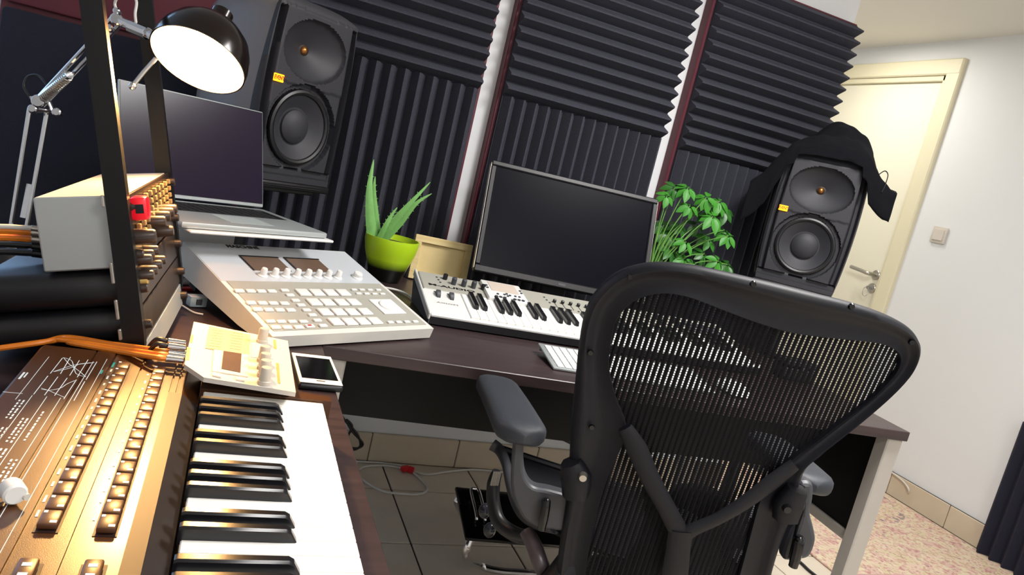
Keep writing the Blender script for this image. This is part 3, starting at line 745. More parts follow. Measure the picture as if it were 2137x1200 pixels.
# ================================================================== SYNTHESIZER
SX0, SX1, SY0, SY1, ZP = -.192, .163, -.10, 1.028, .80
sy = thing('synthesizer', 'big brown synthesizer with two rows of buttons on the left desk wing', 'synthesizer', (0, 0, ZD))
zp = ZP - ZD
# panel strips with grooves, extruded along y
gx = [-.129, -.106, -.0715, -.032, -.0245]
prof = [(SX0 + .004, .012), (SX0, .016), (SX0, zp - .004), (SX0 + .004, zp)]
for g in gx: prof += [(g - .0011, zp), (g - .0008, zp - .0022), (g + .0008, zp - .0022), (g + .0011, zp)]
prof += [(-.0185, zp), (-.0165, zp - .001), (.001, zp - .016), (.001, .012)]
Mxz = Matrix(((1, 0, 0, 0), (0, 0, 1, SY0), (0, 1, 0, 0), (0, 0, 0, 1)))     # (x,z) extruded along y
MB().prism(prof, SY1 - SY0, Mxz).build('case', m_brown, sy, smooth=False)
MB().prism([(.0015, .931), (SX1, .931), (SX1, .949), (.10, .958), (.0015, 1.004)], zp - .012, T(0, 0, .012)).build('end_block', m_brown, sy, smooth=False)
MB().bb(.001, SX1, SY0, .07, .012, zp, r=.003).build('end_block', m_brown, sy)
MB().bb(.1565, SX1, .0705, .9305, .012, .026, r=.002).build('front_rail', mat('rail_dark', '2A201E', .5), sy)
MB().prism([(-.033, zp + .0003), (-.033, zp + .0011), (-.018, zp + .0011), (.0012, zp - .0145), (.0012, zp - .0165), (-.0165, zp - .0006)], .906 - SY0, Mxz).build('fallboard', mat('fallboard_dark', '1C1210', .5), sy, smooth=False)
MB().bb(.002, .156, .0705, .9305, .012, .022).build('key_bed', m_blkm, sy)
for xx in (SX0 + .03, SX1 - .03):
    for yy in (SY0 + .06, SY1 - .06): MB().cyl((xx, yy, .0006), (xx, yy, .0125), .012, n=14).build('foot', m_blk, sy)
KP = .02362; ky0 = .928; zw_ = .798 - ZD
wkm = MB().box(0, 0, 0, .146, KP - .0015, .018, r=.0011).mesh('white_key', m_whitek)
for i in range(36): inst('white_key', wkm, sy, T(.0785, ky0 - KP * (i + .5), zw_ - .009))
bsec = []
for (x_, w_, h_) in ((.003, .0052, .0105), (.006, .0052, .0118), (.088, .0050, .0118), (.0925, .0047, .0095), (.0985, .0058, .000)):
    bsec.append([Vector((x_, -.0062, -.004)), Vector((x_, -w_, h_ - .0022)), Vector((x_, -w_ + .0016, h_)), Vector((x_, w_ - .0016, h_)), Vector((x_, w_, h_ - .0022)), Vector((x_, .0062, -.004))])
bkm = MB().loft(bsec).mesh('black_key', m_blackk, ang=25)
for i in range(36):                       # from the top C downwards: C B A G F E D
    if i % 7 in (1, 2, 3, 5, 6): inst('black_key', bkm, sy, T(0, ky0 - KP * (i + 1) - .001, zw_))
# button rows
slot = MB()
for xc, ys0, n in ((-.0913, .982, 16), (-.0500, .979, 16)):
    pit = .0243; L_ = pit * n
    MB().bb(xc - .0088, xc + .0088, ys0 - L_ - .002, ys0 + .003, zp + .0002, zp + .0006).build('button_slot', mat('slot_dark', '22100A', .5), sy)
    bme = MB().box(0, 0, .0030, .0140, pit - .0022, .0052, r=.0016, seg=2).mesh('button', m_brownb)
    pme = MB().box(-.0045, .0075, .00565, .0028, .0034, .0003).box(.0035, -.0072, .00565, .0048, .0034, .0003).mesh('button_mark', m_print)
    for i in range(n):
        bo = inst('button', bme, sy, T(xc, ys0 - pit * (i + .5), zp + .0006))
        inst('button_mark', pme, bo, T())
    MB().bb(xc - .0088, xc + .0088, .42, .55, zp + .0002, zp + .0006).build('button_slot', mat('slot_dark', '22100A', .5), sy)
    bm2 = MB().box(0, 0, .0034, .0128, .030, .0066, r=.0016, seg=2).mesh('button', m_brownb)
    pm2 = MB().box(0, .006, .0068, .006, .004, .0003).box(0, -.006, .0068, .006, .004, .0003).mesh('button_mark', m_print)
    for yy in (.5325, .495, .4575):
        bo = inst('button', bm2, sy, T(xc, yy, zp + .0006)); inst('button_mark', pm2, bo, T())
# printed legend on the rear part of the panel (flat print on the sheet metal)
pr = MB(); zq = zp + .0002
def bar(x0, x1, y0, y1): pr.bb(x0, x1, y0, y1, zq, zq + .0002)
for x_ in (-.1625, -.149, -.136): bar(x_ - .0003, x_ + .0003, .46, .86)
bar(-.1265, -.1259, .40, .985); bar(-.1745, -.1740, .845, .985); bar(-.1135, -.1130, .40, 1.0)
for y_ in (.862, .735, .62): bar(-.190, -.172, y_, y_ + .0007)
def S_(zx, zy): q = atz(zx / 5.714, 690 + zy / 5.714, ZP); return Vector((q.x, q.y, zq + .0003))
def pline(pts, r_=.00045): pr.tube(smooth_path([S_(*q) for q in pts], 5), r_, 5, flat=.3)
pline([(755, 325), (850, 360), (885, 440), (960, 500), (1020, 555)]); pline([(755, 325), (820, 400), (880, 450), (910, 520), (1015, 555)])
pline([(635, 495), (760, 470), (880, 435), (960, 400), (1125, 385)]); pline([(635, 495), (780, 445), (880, 415), (1000, 400), (1125, 385)])
pline([(745, 330), (600, 515)]); pline([(1155, 375), (1025, 590)]); pline([(840, 320), (720, 520)]); pline([(1050, 350), (920, 560)]); pline([(945, 360), (830, 540)])
pline([(490, 705), (600, 715), (720, 690), (800, 640), (890, 600)]); pline([(490, 690), (580, 720), (650, 750), (765, 800)]); pline([(570, 545), (400, 765)]); pline([(690, 555), (530, 775)]); pline([(800, 570), (650, 780)]); pline([(910, 590), (760, 820)]); pline([(1010, 610), (880, 840)])
rr = random.Random(3)
for (x0, y0, nx, ny) in ((-.171, .845, 2, 7), (-.1715, .775, 3, 6), (-.157, .80, 2, 8), (-.157, .73, 2, 5), (-.171, .70, 3, 6), (-.144, .82, 1, 10), (-.144, .71, 2, 6), (-.171, .63, 3, 6), (-.156, .64, 2, 6), (-.144, .61, 1, 9), (-.1715, .56, 3, 5), (-.156, .545, 2, 6)):
    for i in range(nx):
        for j in range(ny):
            xx = x0 + i * .0038; yy = y0 - j * .0075; ln = rr.uniform(.003, .0062)
            bar(xx, xx + .0016, yy - ln, yy)
for y_ in (.925, .79, .66, .53): bar(-.1865, -.1845, y_ - .022, y_); bar(-.183, -.1815, y_ - .016, y_)
for k in range(15):
    bar(-.1035, -.1015, .965 - k * .0243 - rr.uniform(.006, .012), .965 - k * .0243); bar(-.0625, -.0605, .962 - k * .0243 - rr.uniform(.004, .011), .962 - k * .0243)
tag(pr.build('printed_legend', m_print, sy, smooth=False), kind='stuff')
MB().bb(-.1045, -.1020, .972, .990, zq, zq + .0003).build('teal_mark', m_teal, sy); MB().bb(-.1125, -.1105, .945, .958, zq, zq + .0003).build('teal_mark', m_teal, sy)

# white cap on the synthesizer
q = atz(18, 1040, ZP)
cp = thing('white_cap', 'small white plastic cap lying on the synthesizer panel', 'cap', (q.x, q.y, ZP + .0012))
cb = MB(); cb.lathe([(.0, .0), (.0085, 0), (.009, .002), (.009, .014), (.0075, .016), (0, .016)], 16, T(0, 0, .0092, .5, rad(90))); cb.build('cap_body', m_white, cp)
MB().cyl((.006, -.004, .007), (.015, -.011, .0065), .0035, .003, 10).build('nozzle', m_cream, cp)

# ================================================================== EFFECTS UNIT on the synthesizer's far end
ex0, ey0 = -.0215, .905
EM = T(.003, .958, ZP + .0008, rad(-9)); EI = EM.inverted()
fx = thing('effects_unit', 'small cream desktop sound module with square display on the far end of the synthesizer', 'sound module', EM)
ZE = .022
def Ez(zx, zy, h=ZE): q = EI @ atz(360 + zx / 4, 640 + zy / 4, ZP + .0008 + h); return q.x, q.y
c1, c2, c3, c4, c5 = Ez(178, 125), Ez(962, 285), Ez(1030, 715), Ez(262, 590), Ez(100, 480)
EX0 = min(c1[0], c5[0]); 
foot = [c5, c4, c3, c2, c1]
lo_ = [Vector((x, y, 0)) for x, y in [(c5[0] + .010, c5[1] + .030), (c4[0] + .010, c4[1] + .045), (c3[0] - .008, c3[1] + .045), (c2[0] - .003, c2[1] - .003), (c1[0] + .003, c1[1] - .003)]]
hi_ = [Vector((x, y, ZE)) for x, y in foot]
MB().loft([lo_, [Vector((h.x, h.y, ZE - .006)) for v, h in zip(lo_, hi_)], hi_]).build('body', m_cream, fx, smooth=False)
def eq(name, pts, h0, h1, m, parent=fx):
    P = [Ez(*q) for q in pts]
    return MB().loft([[Vector((x, y, ZE + h0)) for x, y in P], [Vector((x, y, ZE + h1)) for x, y in P]]).build(name, m, parent, smooth=False)
eq('list_panel', [(272, 350), (640, 425), (648, 238), (308, 165)], .0002, .0008, m_tan)
eq('knob_panel', [(655, 425), (840, 440), (832, 280), (665, 240)], .0002, .0007, m_cream)
dsp = eq('display_frame', [(330, 545), (628, 592), (635, 410), (345, 365)], .0002, .0016, mat('pink_cream', 'EAD9C8', .4))
eq('display', [(406, 530), (564, 562), (574, 405), (424, 382)], .0018, .0024, m_disp, dsp)
eq('soft_button', [(330, 582), (402, 598), (404, 570), (334, 556)], .0002, .002, mat('pink_cream', 'EAD9C8', .4)); eq('soft_button', [(525, 616), (598, 628), (600, 603), (530, 592)], .0002, .002, mat('pink_cream', 'EAD9C8', .4))
eq('gold_label', [(880, 640), (900, 645), (888, 478), (865, 470)], .0002, .0006, m_gold); eq('gold_label', [(848, 352), (870, 356), (862, 282), (842, 278)], .0002, .0006, m_gold)
eq('gold_label', [(105, 445), (140, 450), (150, 345), (122, 338)], .0002, .0005, m_gold); eq('gold_label', [(145, 300), (165, 304), (175, 240), (158, 236)], .0002, .0005, m_gold)
ln = MB()
for j in range(8):
    y_ = 198 + j * 22
    for x_ in (330, 500):
        a = Ez(x_ - j * 4, y_); b_ = Ez(x_ + 95 - j * 4, y_ + 14); v = Vector((b_[0] - a[0], b_[1] - a[1])).normalized() * .0005; nx, ny = -v.y, v.x
        ln.add([(a[0] + nx, a[1] + ny, ZE + .001), (a[0] - nx, a[1] - ny, ZE + .001), (b_[0] - nx, b_[1] - ny, ZE + .001), (b_[0] + nx, b_[1] + ny, ZE + .001)], [(0, 1, 2, 3)])
tag(ln.build('printed_list', mat('tan_ink', '7A6240', .6), fx, smooth=False), kind='stuff')
kme = MB().lathe([(.0085, 0), (.0082, .004), (.0072, .005), (.0070, .020), (.006, .0215)], 20).mesh('knob', mat('warm_grey_knob', 'BDB4A6', .45))
for (zx, zy) in ((745, 300), (755, 458), (757, 520), (758, 580), (762, 645)):
    a = Ez(zx, zy, ZE); inst('knob', kme, fx, T(a[0], a[1], ZE + .0004))

# ================================================================== SMARTPHONE
ph = thing('smartphone', 'white smartphone with dark screen in a black case beside the cream sound module', 'phone', T(.1735, 1.198, ZD + .0005, rad(2)))
MB().box(0, 0, .006, .072, .146, .012, r=.0055, seg=3).build('case', m_blk, ph)
MB().box(0, 0, .0128, .068, .142, .0018, r=.0006).build('front', m_whitek, ph)
MB().box(0, 0, .0139, .058, .108, .0006).build('screen', m_gloss, ph)
MB().box(0, -.062, .0139, .014, .005, .0006, r=.0002).build('home_button', m_steel, ph)

# ================================================================== CABLES
def cable(label, pts, r_, m, grp=None, plugs=None, name='cable', z_off=0):
    P = smooth_path(pts, 8); c = sum(P, Vector()) / len(P)
    t = thing(name, label, 'cable', Matrix.Translation(P[0]), grp)
    MB().tube(P, r_, 8).build('lead', m, t, W=True)
    if plugs:
        for (a, b_, rr_, mm) in plugs: MB().cyl(a, b_, rr_, rr_ * .85, 12, bev=.0008).build('plug', mm, t, W=True)
    return t
jz = ZP + .011
ends = [(350, 712, 326, 711, m_bcab), (350, 722, 324, 721, m_bcab), (352, 733, 140, 704, m_orange), (350, 741, 130, 709, m_orange), (346, 748, 150, 716, m_orange)]
names = ['thin black patch lead, farthest into the cream module', 'thin black patch lead, next to the orange leads at the cream module', 'orange patch lead with steel plug, farthest of three at the cream module', 'orange patch lead with steel plug, middle of three at the cream module', 'orange patch lead with steel plug, nearest of three at the cream module']
for i, (x0, y0, x1, y1, m) in enumerate(ends):
    zz = .812 + (.012 if i < 2 else .003)
    e0 = atz(x0, y0, zz); e1 = atz(x0 + 38, y0 + 4.5, zz); e0b = atz(x0 - 25, y0 - 3, zz)
    far = atz(x1, y1, .795 if i > 1 else .80); 
    pts = [e0, e0b, (e0b + far) / 2 + Vector((0, .01, -.004)), far]
    if i < 2: pts = [e0, e0b, e0b + Vector((-.012, .02, -.03)), e0b + Vector((-.012, .035, -.062))]
    if i > 1: pts += [atz(40 + 20 * i, 722 - 3 * i, .79), atz(-60, 735, .77)]
    cable(names[i], pts,   .0036 if i > 1 else .0030, m, 'patch leads at the cream module', [(e0, e1, .0046, m_chrome), (e0b + (e0 - e0b) * .3, e0, .0042, m if i > 1 else m_blk)])

# ================================================================== RACK
ra = Vector((-.0735, 1.06, .79)); rb_ = Vector((-.186, 1.06, 1.242)); 
up = (rb_ - ra).normalized()
yaw = rad(-2.3)
side_v = Vector((sin(-yaw), cos(yaw), 0))
up = (up - side_v * up.dot(side_v)).normalized(); nf = side_v.cross(up); 
if nf.x < 0: nf = -nf
base = ra + up * ((ZD + .001 - ra.z) / up.z)
RKW = Matrix(((nf.x, side_v.x, up.x, base.x), (nf.y, side_v.y, up.y, base.y), (nf.z, side_v.z, up.z, base.z), (0, 0, 0, 1)))  # local: x out the front, y along, z up the rake
rk = thing('equipment_rack', 'black raked desktop rack frame with rounded side plates', 'rack', RKW)
RI = RKW.inverted(); RW_ = .40
def RP(px, py, h=0):      # pixel -> rack local on the plane x = h
    q = RI @ hit(px, py, RKW @ Vector((h, 0, 0)), RKW.to_3x3() @ Vector((1, 0, 0))); return q
def plate(y0):
    pts = []
    Lh = .60; wd = .030
    for k in range(9): a = -pi / 2 + pi / 2 * k / 8; xq = -.05 + .05 * cos(a); pts.append((xq, max(.08 + .08 * sin(a), -nf.z / up.z * xq + .0005)))
    pts += [(0, .2), (-.001, Lh - .02), (-.008, Lh), (-.022, Lh), (-.026, Lh - .02), (-.026, .10), (-.034, .06), (-.06, .035), (-.06, -nf.z / up.z * -.06 + .0005)]
    M = Matrix(((1, 0, 0, 0), (0, 0, 1, y0), (0, 1, 0, 0), (0, 0, 0, 1)))
    return MB().prism(pts, .018, M)
m_plate = mat('rack_plate_black', '08080A', .42, var=.1, spec=.35)
plate(0).build('side_plate', m_plate, rk); plate(RW_ + .004).build('side_plate', m_plate, rk)
MB().bb(-.034, -.012, .0185, RW_ + .0035, .575, .59, r=.003).build('top_rail', m_blk, rk)
MB().bb(-.05, -.035, .0185, RW_ + .0035, .016, .032, r=.003).build('bottom_rail', m_blk, rk)
# silver screws and cage nuts on the near plate
for (px, py) in ((213, 420), (238, 560), (243, 580), (248, 637), (252, 655), (262, 697)):
    q = RI @ aty(px, py, base.y - .001); MB().box(-.028, -.003, q.z, .004, .006, .015, r=.001).build('rack_clip', m_steel, rk)
# rack units (each a thing that can be unscrewed)
y0, y1 = .020, RW_ + .002
def unit(name, label, z0, z1, depth, m, mfront, cat='rack unit', r=.003):
    t = thing(name, label, cat, RKW @ T(-.004, 0, z0), 'units screwed into the rack')
    MB().bb(-depth, -.0045, y0 + .004 if depth < .12 else y0 + .004, y1 - .004, 0.001, z1 - z0 - .001, r=r, seg=3 if r > .01 else 1).build('case', m, t)
    MB().bb(-.004, .0, y0, y1, 0.001, z1 - z0 - .001, r=.001).build('front_panel', mfront, t)
    return t
zz = [.015, .055, .098, .141, .244]
m_rackf = mat('rack_front_dark', '2B211C', .32, .2, var=.08)
u0 = unit('rack_unit', 'pale grey blank panel lowest in the rack', .020, .062, .02, m_blkm, m_alu)
u1 = unit('rack_unit', 'black rack unit with rounded case, lower of the two black ones',   .063, .112, .205, m_blk, m_rackf, r=.018)
u2 = unit('rack_unit', 'black rack unit with rounded case, just below the silver unit',  .113, .166, .205, m_blk, m_rackf, r=.018)
u3 = unit('rack_unit', 'silver cased rack unit with many small buttons, topmost in the rack', .168, .268, .11, m_alu, m_rackf, r=.002)
def onrack(u, z0, name, me, pts, h=0.0):
    for (px, py) in pts:
        q = RP(px, py, h); zl = q.z
        for uu, a_, b_ in ((u0, .020, .062), (u1, .063, .112), (u2, .113, .166), (u3, .168, .268)):
            if a_ - .001 <= zl <= b_ + .001: u, z0 = uu, a_; zl = min(max(zl, a_ + .010), b_ - .010)
        inst(name, me, u, T(0, max(q.y, .032), zl - z0))
Mk = Matrix(((0, 0, 1, 0), (1, 0, 0, 0), (0, 1, 0, 0), (0, 0, 0, 1)))
def rknob(r_, h_, m, n=14):
    mb = MB(); mb.lathe([(r_, 0), (r_ * .98, h_ * .2), (r_ * .86, h_ * .9), (r_ * .7, h_)], n, Mk); return mb.mesh('knob', m)
m_kn = mat('rack_knob', '3A2F2A', .35, .2)
onrack(u3, .168, 'knob', rknob(.0095, .026, m_kn), [(331, 462), (341, 451), (349, 443), (356, 436)], .012)
onrack(u2, .113, 'knob', rknob(.010, .028, m_kn), [(293, 507), (305, 492), (345, 452 + 30)], .012)
onrack(u1, .063, 'knob', rknob(.008, .02, m_kn), [(312, 531), (322, 522), (309, 552), (318, 548), (328, 540), (336, 534), (311, 570)], .01)
onrack(u1, .063, 'jack_socket', rknob(.007, .012, m_gold), [(298, 556), (300, 575), (297, 595)], .006)
bb = MB().box(.003, 0, 0, .006, .010, .008, r=.001).mesh('button', mat('beige_button', '9A7B50', .4))
for j in range(5):
    for i in range(9):
        inst('button', bb, u3, T(0.0005, .06 + i * .038, .040 + j * .0115))
sc_ = rknob(.0075, .011, m_kn)
for u, z in ((u0, .021), (u1, .024), (u2, .026), (u3, .018), (u3, .083)): inst('thumb_screw', sc_, u, T(0, y1 - .010, z)); inst('thumb_screw', sc_, u, T(0, y0 + .010, z))
q = RP(291, 442, .014)
rc = MB().box(.012, 0, 0, .022, .024, .032, r=.005, seg=2).build('red_cap', mat('red_translucent', 'E01828', .25, emit=.25), u3); rc.matrix_basis = T(0, max(q.y, .036), q.z - .168)
MB().box(.013, -.0125, .0, .010, .001, .012).build('cap_window', m_blk, rc)
# leads plugged into the back of the silver unit
bx = RKW @ Vector((-.116, .06, .20))
for i, (py, m, rr_, nm) in enumerate(((482, m_wcab, .0035, 'grey lead'), (490, m_orange, .0050, 'upper orange lead'), (504, m_orange, .0050, 'lower orange lead'), (518, m_bcab, .0045, 'upper black lead'), (533, m_bcab, .005, 'lower black lead'))):
    e0 = atz(118, py, .90 - (py - 482) * .0006)
    e0 = hit(118, py, bx + Vector((.0015, .024 * i - .02, 0)), Vector((1, 0, 0)))
    e1 = e0 + Vector((-.03, -.004, -.001)); 
    cable('%s curving left out of the back of the silver rack unit' % nm, [e0, e1, e0 + Vector((-.09, -.01, -.012)), e0 + Vector((-.16, -.05, -.05)), e0 + Vector((-.21, -.10, -.11))], rr_, m, 'leads behind the rack', [(e0, e1, rr_ * 1.4, m_steel if i < 3 else m_blk)])

# ================================================================== DESK LAMP
LD_ = 1.20
sh_c = atd(413, 128, LD_)
lb = atz(20, 500, .79)
base_p = Vector((atd(30, 480, 1.42).x, atd(30, 480, 1.42).y, ZD))
la = thing('desk_lamp', 'chrome spring arm desk lamp with a glowing dome shade', 'lamp', base_p)
# opening faces the camera and down right
opd = (CAM - sh_c).normalized()
rgt = (RW.transposed() @ Vector((1, 0, 0))); dwn = (RW.transposed() @ Vector((0, 1, 0)))
opd = (opd * .52 + dwn * .78 - rgt * .40).normalized()
zax = -opd; xax = (rgt * .86 + dwn * .5); xax = (xax - zax * xax.dot(zax)).normalized(); yax = zax.cross(xax)
SH = Matrix(((xax.x, yax.x, zax.x, sh_c.x), (xax.y, yax.y, zax.y, sh_c.y), (xax.z, yax.z, zax.z, sh_c.z), (0, 0, 0, 1)))
m_shade = mat('lamp_shade_black', '1A1210', .18, .3)
m_shin = mat('lamp_shade_inner', 'F4E9D8', .5)
R0 = .077
dome = [(R0, 0), (R0 * .995, .016), (R0 * .94, .036), (R0 * .82, .056), (R0 * .62, .073), (R0 * .36, .084), (.018, .088), (.018, .11), (0, .112)]
lam = world_of(la).inverted() @ SH
MB(lam).lathe(dome, 48, cap=False).build('shade', m_shade, la, ang=60)
MB(lam).lathe([(r_ - .002 if r_ > .02 else r_ * .8, z_ if z_ < .08 else .079) for r_, z_ in dome[:-1]][:6] + [(0, .082)], 48, cap=False).build('shade_lining', m_shin, la, ang=60)
bulb = MB(lam); bulb.lathe([(0, .006), (.018, .009), (.029, .02), (.031, .034), (.024, .052), (.014, .066), (.013, .078), (0, .078)], 24)
bulb.build('bulb', mat('bulb_glow', 'FFC080', .4, emit=40), la)
pl_ = bpy.data.lights.new('bulb_light', 'SPOT'); pl_.energy = 28; pl_.color = (1.0, .56, .19); pl_.shadow_soft_size = .03; pl_.spot_size = rad(118); pl_.spot_blend = .8
plo = bpy.data.objects.new('bulb_light', pl_); COL.objects.link(plo); plo.matrix_world = SH @ T(0, 0, .002)
def LP(px, py, dd=LD_): return atd(px, py, dd)
def arm(name, pts, r_, m=m_chrome, sm=0):
    P = [Vector(p) for p in pts]
    if sm: P = smooth_path(P, sm)
    return MB().tube(P, r_, 10).build(name, m, la, W=True)
sh_l = SH @ Vector((-R0 * .98, 0, .02))
head = LP(245, 42, 1.22); elbow = LP(82, 215, 1.40); foot_ = LP(40, 470, 1.42)
perp = Vector((.0, .0, 0))
for s in (-1, 1):
    off = (RW.transposed() @ Vector((.8, .5, 0))) * .009 * s
    arm('upper_arm_bar', [head + off, elbow + off], .0042)
    off2 = (RW.transposed() @ Vector((1, .1, 0))) * .017 * s
    arm('lower_arm_bar', [elbow + off2 + Vector((0, 0, -.012)), foot_ + off2 * .9], .0042)
arm('shade_neck', [head, LP(300, 65, 1.21), sh_l], .008)
arm('neck_sleeve', [LP(272, 55, 1.215), LP(308, 70, 1.208)], .0105)
arm('shade_handle', [LP(325, 122, 1.19), LP(300, 150, 1.18), LP(276, 180, 1.17)], .0035)
MB().sphere(LP(276, 180, 1.17), .006).build('handle_tip', m_chrome, la, W=True)
def spring(name, a, b, R, n):
    P = []; v = (b - a); q = v.to_track_quat('Z', 'Y')
    for i in range(n * 8 + 1):
        t = i / (n * 8); P.append(a + v * t + q @ Vector((R * cos(i * pi / 4), R * sin(i * pi / 4), 0)))
    MB().tube(P, .0013, 5).build(name, m_steel, la, W=True)
spring('tension_spring', LP(143, 158, 1.315), LP(92, 205, 1.385), .008, 16)
arm('spring_sleeve', [LP(145, 156, 1.31), LP(88, 200, 1.385)], .0068, m_chrome)
arm('spring_sleeve', [LP(66, 385, 1.425), LP(52, 455, 1.425)], .0085, m_chrome)
for (px, py, dd, rr_) in ((245, 42, 1.22, .010), (230, 60, 1.22, .0055), (82, 212, 1.395, .012), (70, 228, 1.395, .008), (120, 235, 1.395, .008), (310, 70, 1.208, .008), (245, 25, 1.22, .0055)):
    c = LP(px, py, dd); ax = RW.transposed() @ Vector((.3, .1, -1)); MB().cyl(c - ax * .008, c + ax * .01, rr_, n=14, bev=.002).build('joint_knob', m_chrome, la, W=True)
br = MB(); a_, b_, c_ = LP(68, 205, 1.395), LP(96, 202, 1.395), LP(110, 232, 1.395)
MB().tube([a_, b_, c_, LP(78, 230, 1.395)], .006, 6, closed=True).build('elbow_bracket', m_chrome, la, W=True)
arm('cable_loop', [LP(64, 205, 1.40), LP(50, 180, 1.40), LP(58, 160, 1.40), LP(80, 158, 1.40), LP(97, 178, 1.39), LP(100, 195, 1.39)], .0022, m_bcab, 6)
arm('cable_loop', [LP(248, 30, 1.22), LP(240, 5, 1.22), LP(262, -22, 1.20), LP(284, 0, 1.215), LP(282, 30, 1.212), LP(285, 55, 1.21)], .0022, m_wcab, 6)
MB().cyl(base_p + Vector((0, 0, .0008)), base_p + Vector((0, 0, .03)), .04, .036, 24, bev=.004).build('lamp_base', m_blk, la, W=True)
arm('base_post', [base_p + Vector((0, 0, .03)), foot_], .010)

# ================================================================== small things near the rack
q = atz(410, 632, ZD + .008)
ad = thing('usb_adapter', 'small pale blue and white adapter on the dark desk between rack and pad controller', 'adapter', T(q.x, q.y, ZD + .0008, rad(25)))
MB().box(0, 0, .011, .034, .022, .020, r=.003, seg=2).build('housing', m_blue, ad)
MB().box(0, 0, .0215, .034, .022, .002, r=.0008).build('lid', m_white, ad)
MB().box(.0, -.012, .012, .012, .002, .012, r=.0008).build('socket', m_grill, ad)
cable('thin white lead lying beside the pale blue adapter', [atz(366, 628, ZD + .003), atz(384, 640, ZD + .003), atz(405, 652, ZD + .003), atz(424, 656, ZD + .003)], .0018, m_wcab)
q = atz(395, 598, ZD + .01)
rp = thing('red_card', 'small red card sticking out under the left side of the pad controller', 'card', T(q.x, q.y, ZD + .0008, rad(30)))
MB().bb(-.02, .03, -.004, .012, 0, .006, r=.001).build('card_body', m_red, rp)
cable('pale lead from the pad controller to the white keyboard', [atz(802, 600, ZD + .01), atz(830, 606, ZD + .006), atz(858, 620, ZD + .005), Vector((.50, 1.74, ZD + .004))], .003, m_wcab)
# ================================================================== OFFICE CHAIR
chO = Vector((.764, .928, 0)); chU = Vector((.934, -.356, 0)).normalized(); chW = Vector((.356, .934, 0)).normalized(); ZU = Vector((0, 0, 1))
CHM = Matrix(((chU.x, chW.x, 0, chO.x), (chU.y, chW.y, 0, chO.y), (0, 0, 1, 0), (0, 0, 0, 1)))
ch = thing('office_chair', 'black mesh back office chair with padded arms seen from behind, facing the desk', 'chair', CHM)
CHI = CHM.inverted()
tl = rad(9); bp0 = chO + ZU * .70
bu = ZU * cos(tl) - chW * sin(tl); bn = chW * cos(tl) + ZU * sin(tl)
def BK(zx, zy, off=0.0):
    """zoom crop (1180,540,1.818) -> point on the curved backrest surface (world)"""
    px, py = 1180 + zx / 1.818, 540 + zy / 1.818; g = 0.0
    for _ in range(5):
        q = hit(px, py, bp0 + bn * (g + off), bn); a = (q - bp0).dot(chU); b_ = (q - bp0).dot(bu); g = surf(a, b_)
    return q
def surf(a, b_): return .55 * a * a - .10 * max(0, b_ - .12) ** 2 * 2 + .0
def AB(q): return (q - bp0).dot(chU), (q - bp0).dot(bu)
def SURF(a, b_, off=0): return bp0 + chU * a + bu * b_ + bn * (surf(a, b_) + off)
pairs = [((-40, 1210), (70, 1210)), ((-18, 1050), (100, 1050)), ((5, 900), (135, 905)), ((14, 770), (175, 790)), ((22, 600), (232, 650)), ((38, 450), (190, 520)), ((50, 330), (166, 410)),
         ((70, 215), (172, 320)), ((110, 130), (195, 230)), ((190, 55), (245, 170)), ((280, 22), (310, 138)), ((370, 14), (390, 130)), ((480, 24), (480, 148)), ((600, 48), (600, 195)),
         ((760, 85), (730, 243)), ((920, 125), (860, 280)), ((1080, 165), (1000, 298)), ((1200, 205), (1120, 310)), ((1285, 248), (1200, 322)), ((1330, 295), (1248, 345)), ((1340, 345), (1264, 378)),
         ((1320, 405), (1248, 425)), ((1280, 460), (1205, 475)), ((1220, 520), (1130, 548)), ((1130, 600), (1030, 622)), ((1040, 672), (940, 692)), ((960, 738), (865, 745)), ((900, 800), (790, 815)), ((860, 950), (735, 900)), ((805, 1100), (690, 1060)), ((770, 1225), (650, 1210))]
Os = smooth_path([BK(*a) for a, b_ in pairs], 4); Is = smooth_path([BK(*b_) for a, b_ in pairs], 4)
sec = [(0, -.002), (.06, -.011), (.17, -.015), (.28, -.012), (.40, -.004), (.6, -.001), (.86, -.005), (.97, -.007), (1.0, -.003), (1.0, .004), (.6, .007), (.3, .008), (.12, .013), (.02, .008)]
secs = []
for o_, i_ in zip(Os, Is): secs.append([o_ + (i_ - o_) * s_ + bn * h_ for s_, h_ in sec])
MB().loft(secs).build('back_frame', m_chair, ch, ang=60, W=True)
for zx, zy in ((95, 355), (100, 638), (245, 68), (712, 95), (1085, 180), (1312, 315)):
    q = BK(zx, zy, -.012); MB().cyl(q, q - bn * .0035, .0052, .004, 10).build('frame_screw', m_gloss, ch, W=True)
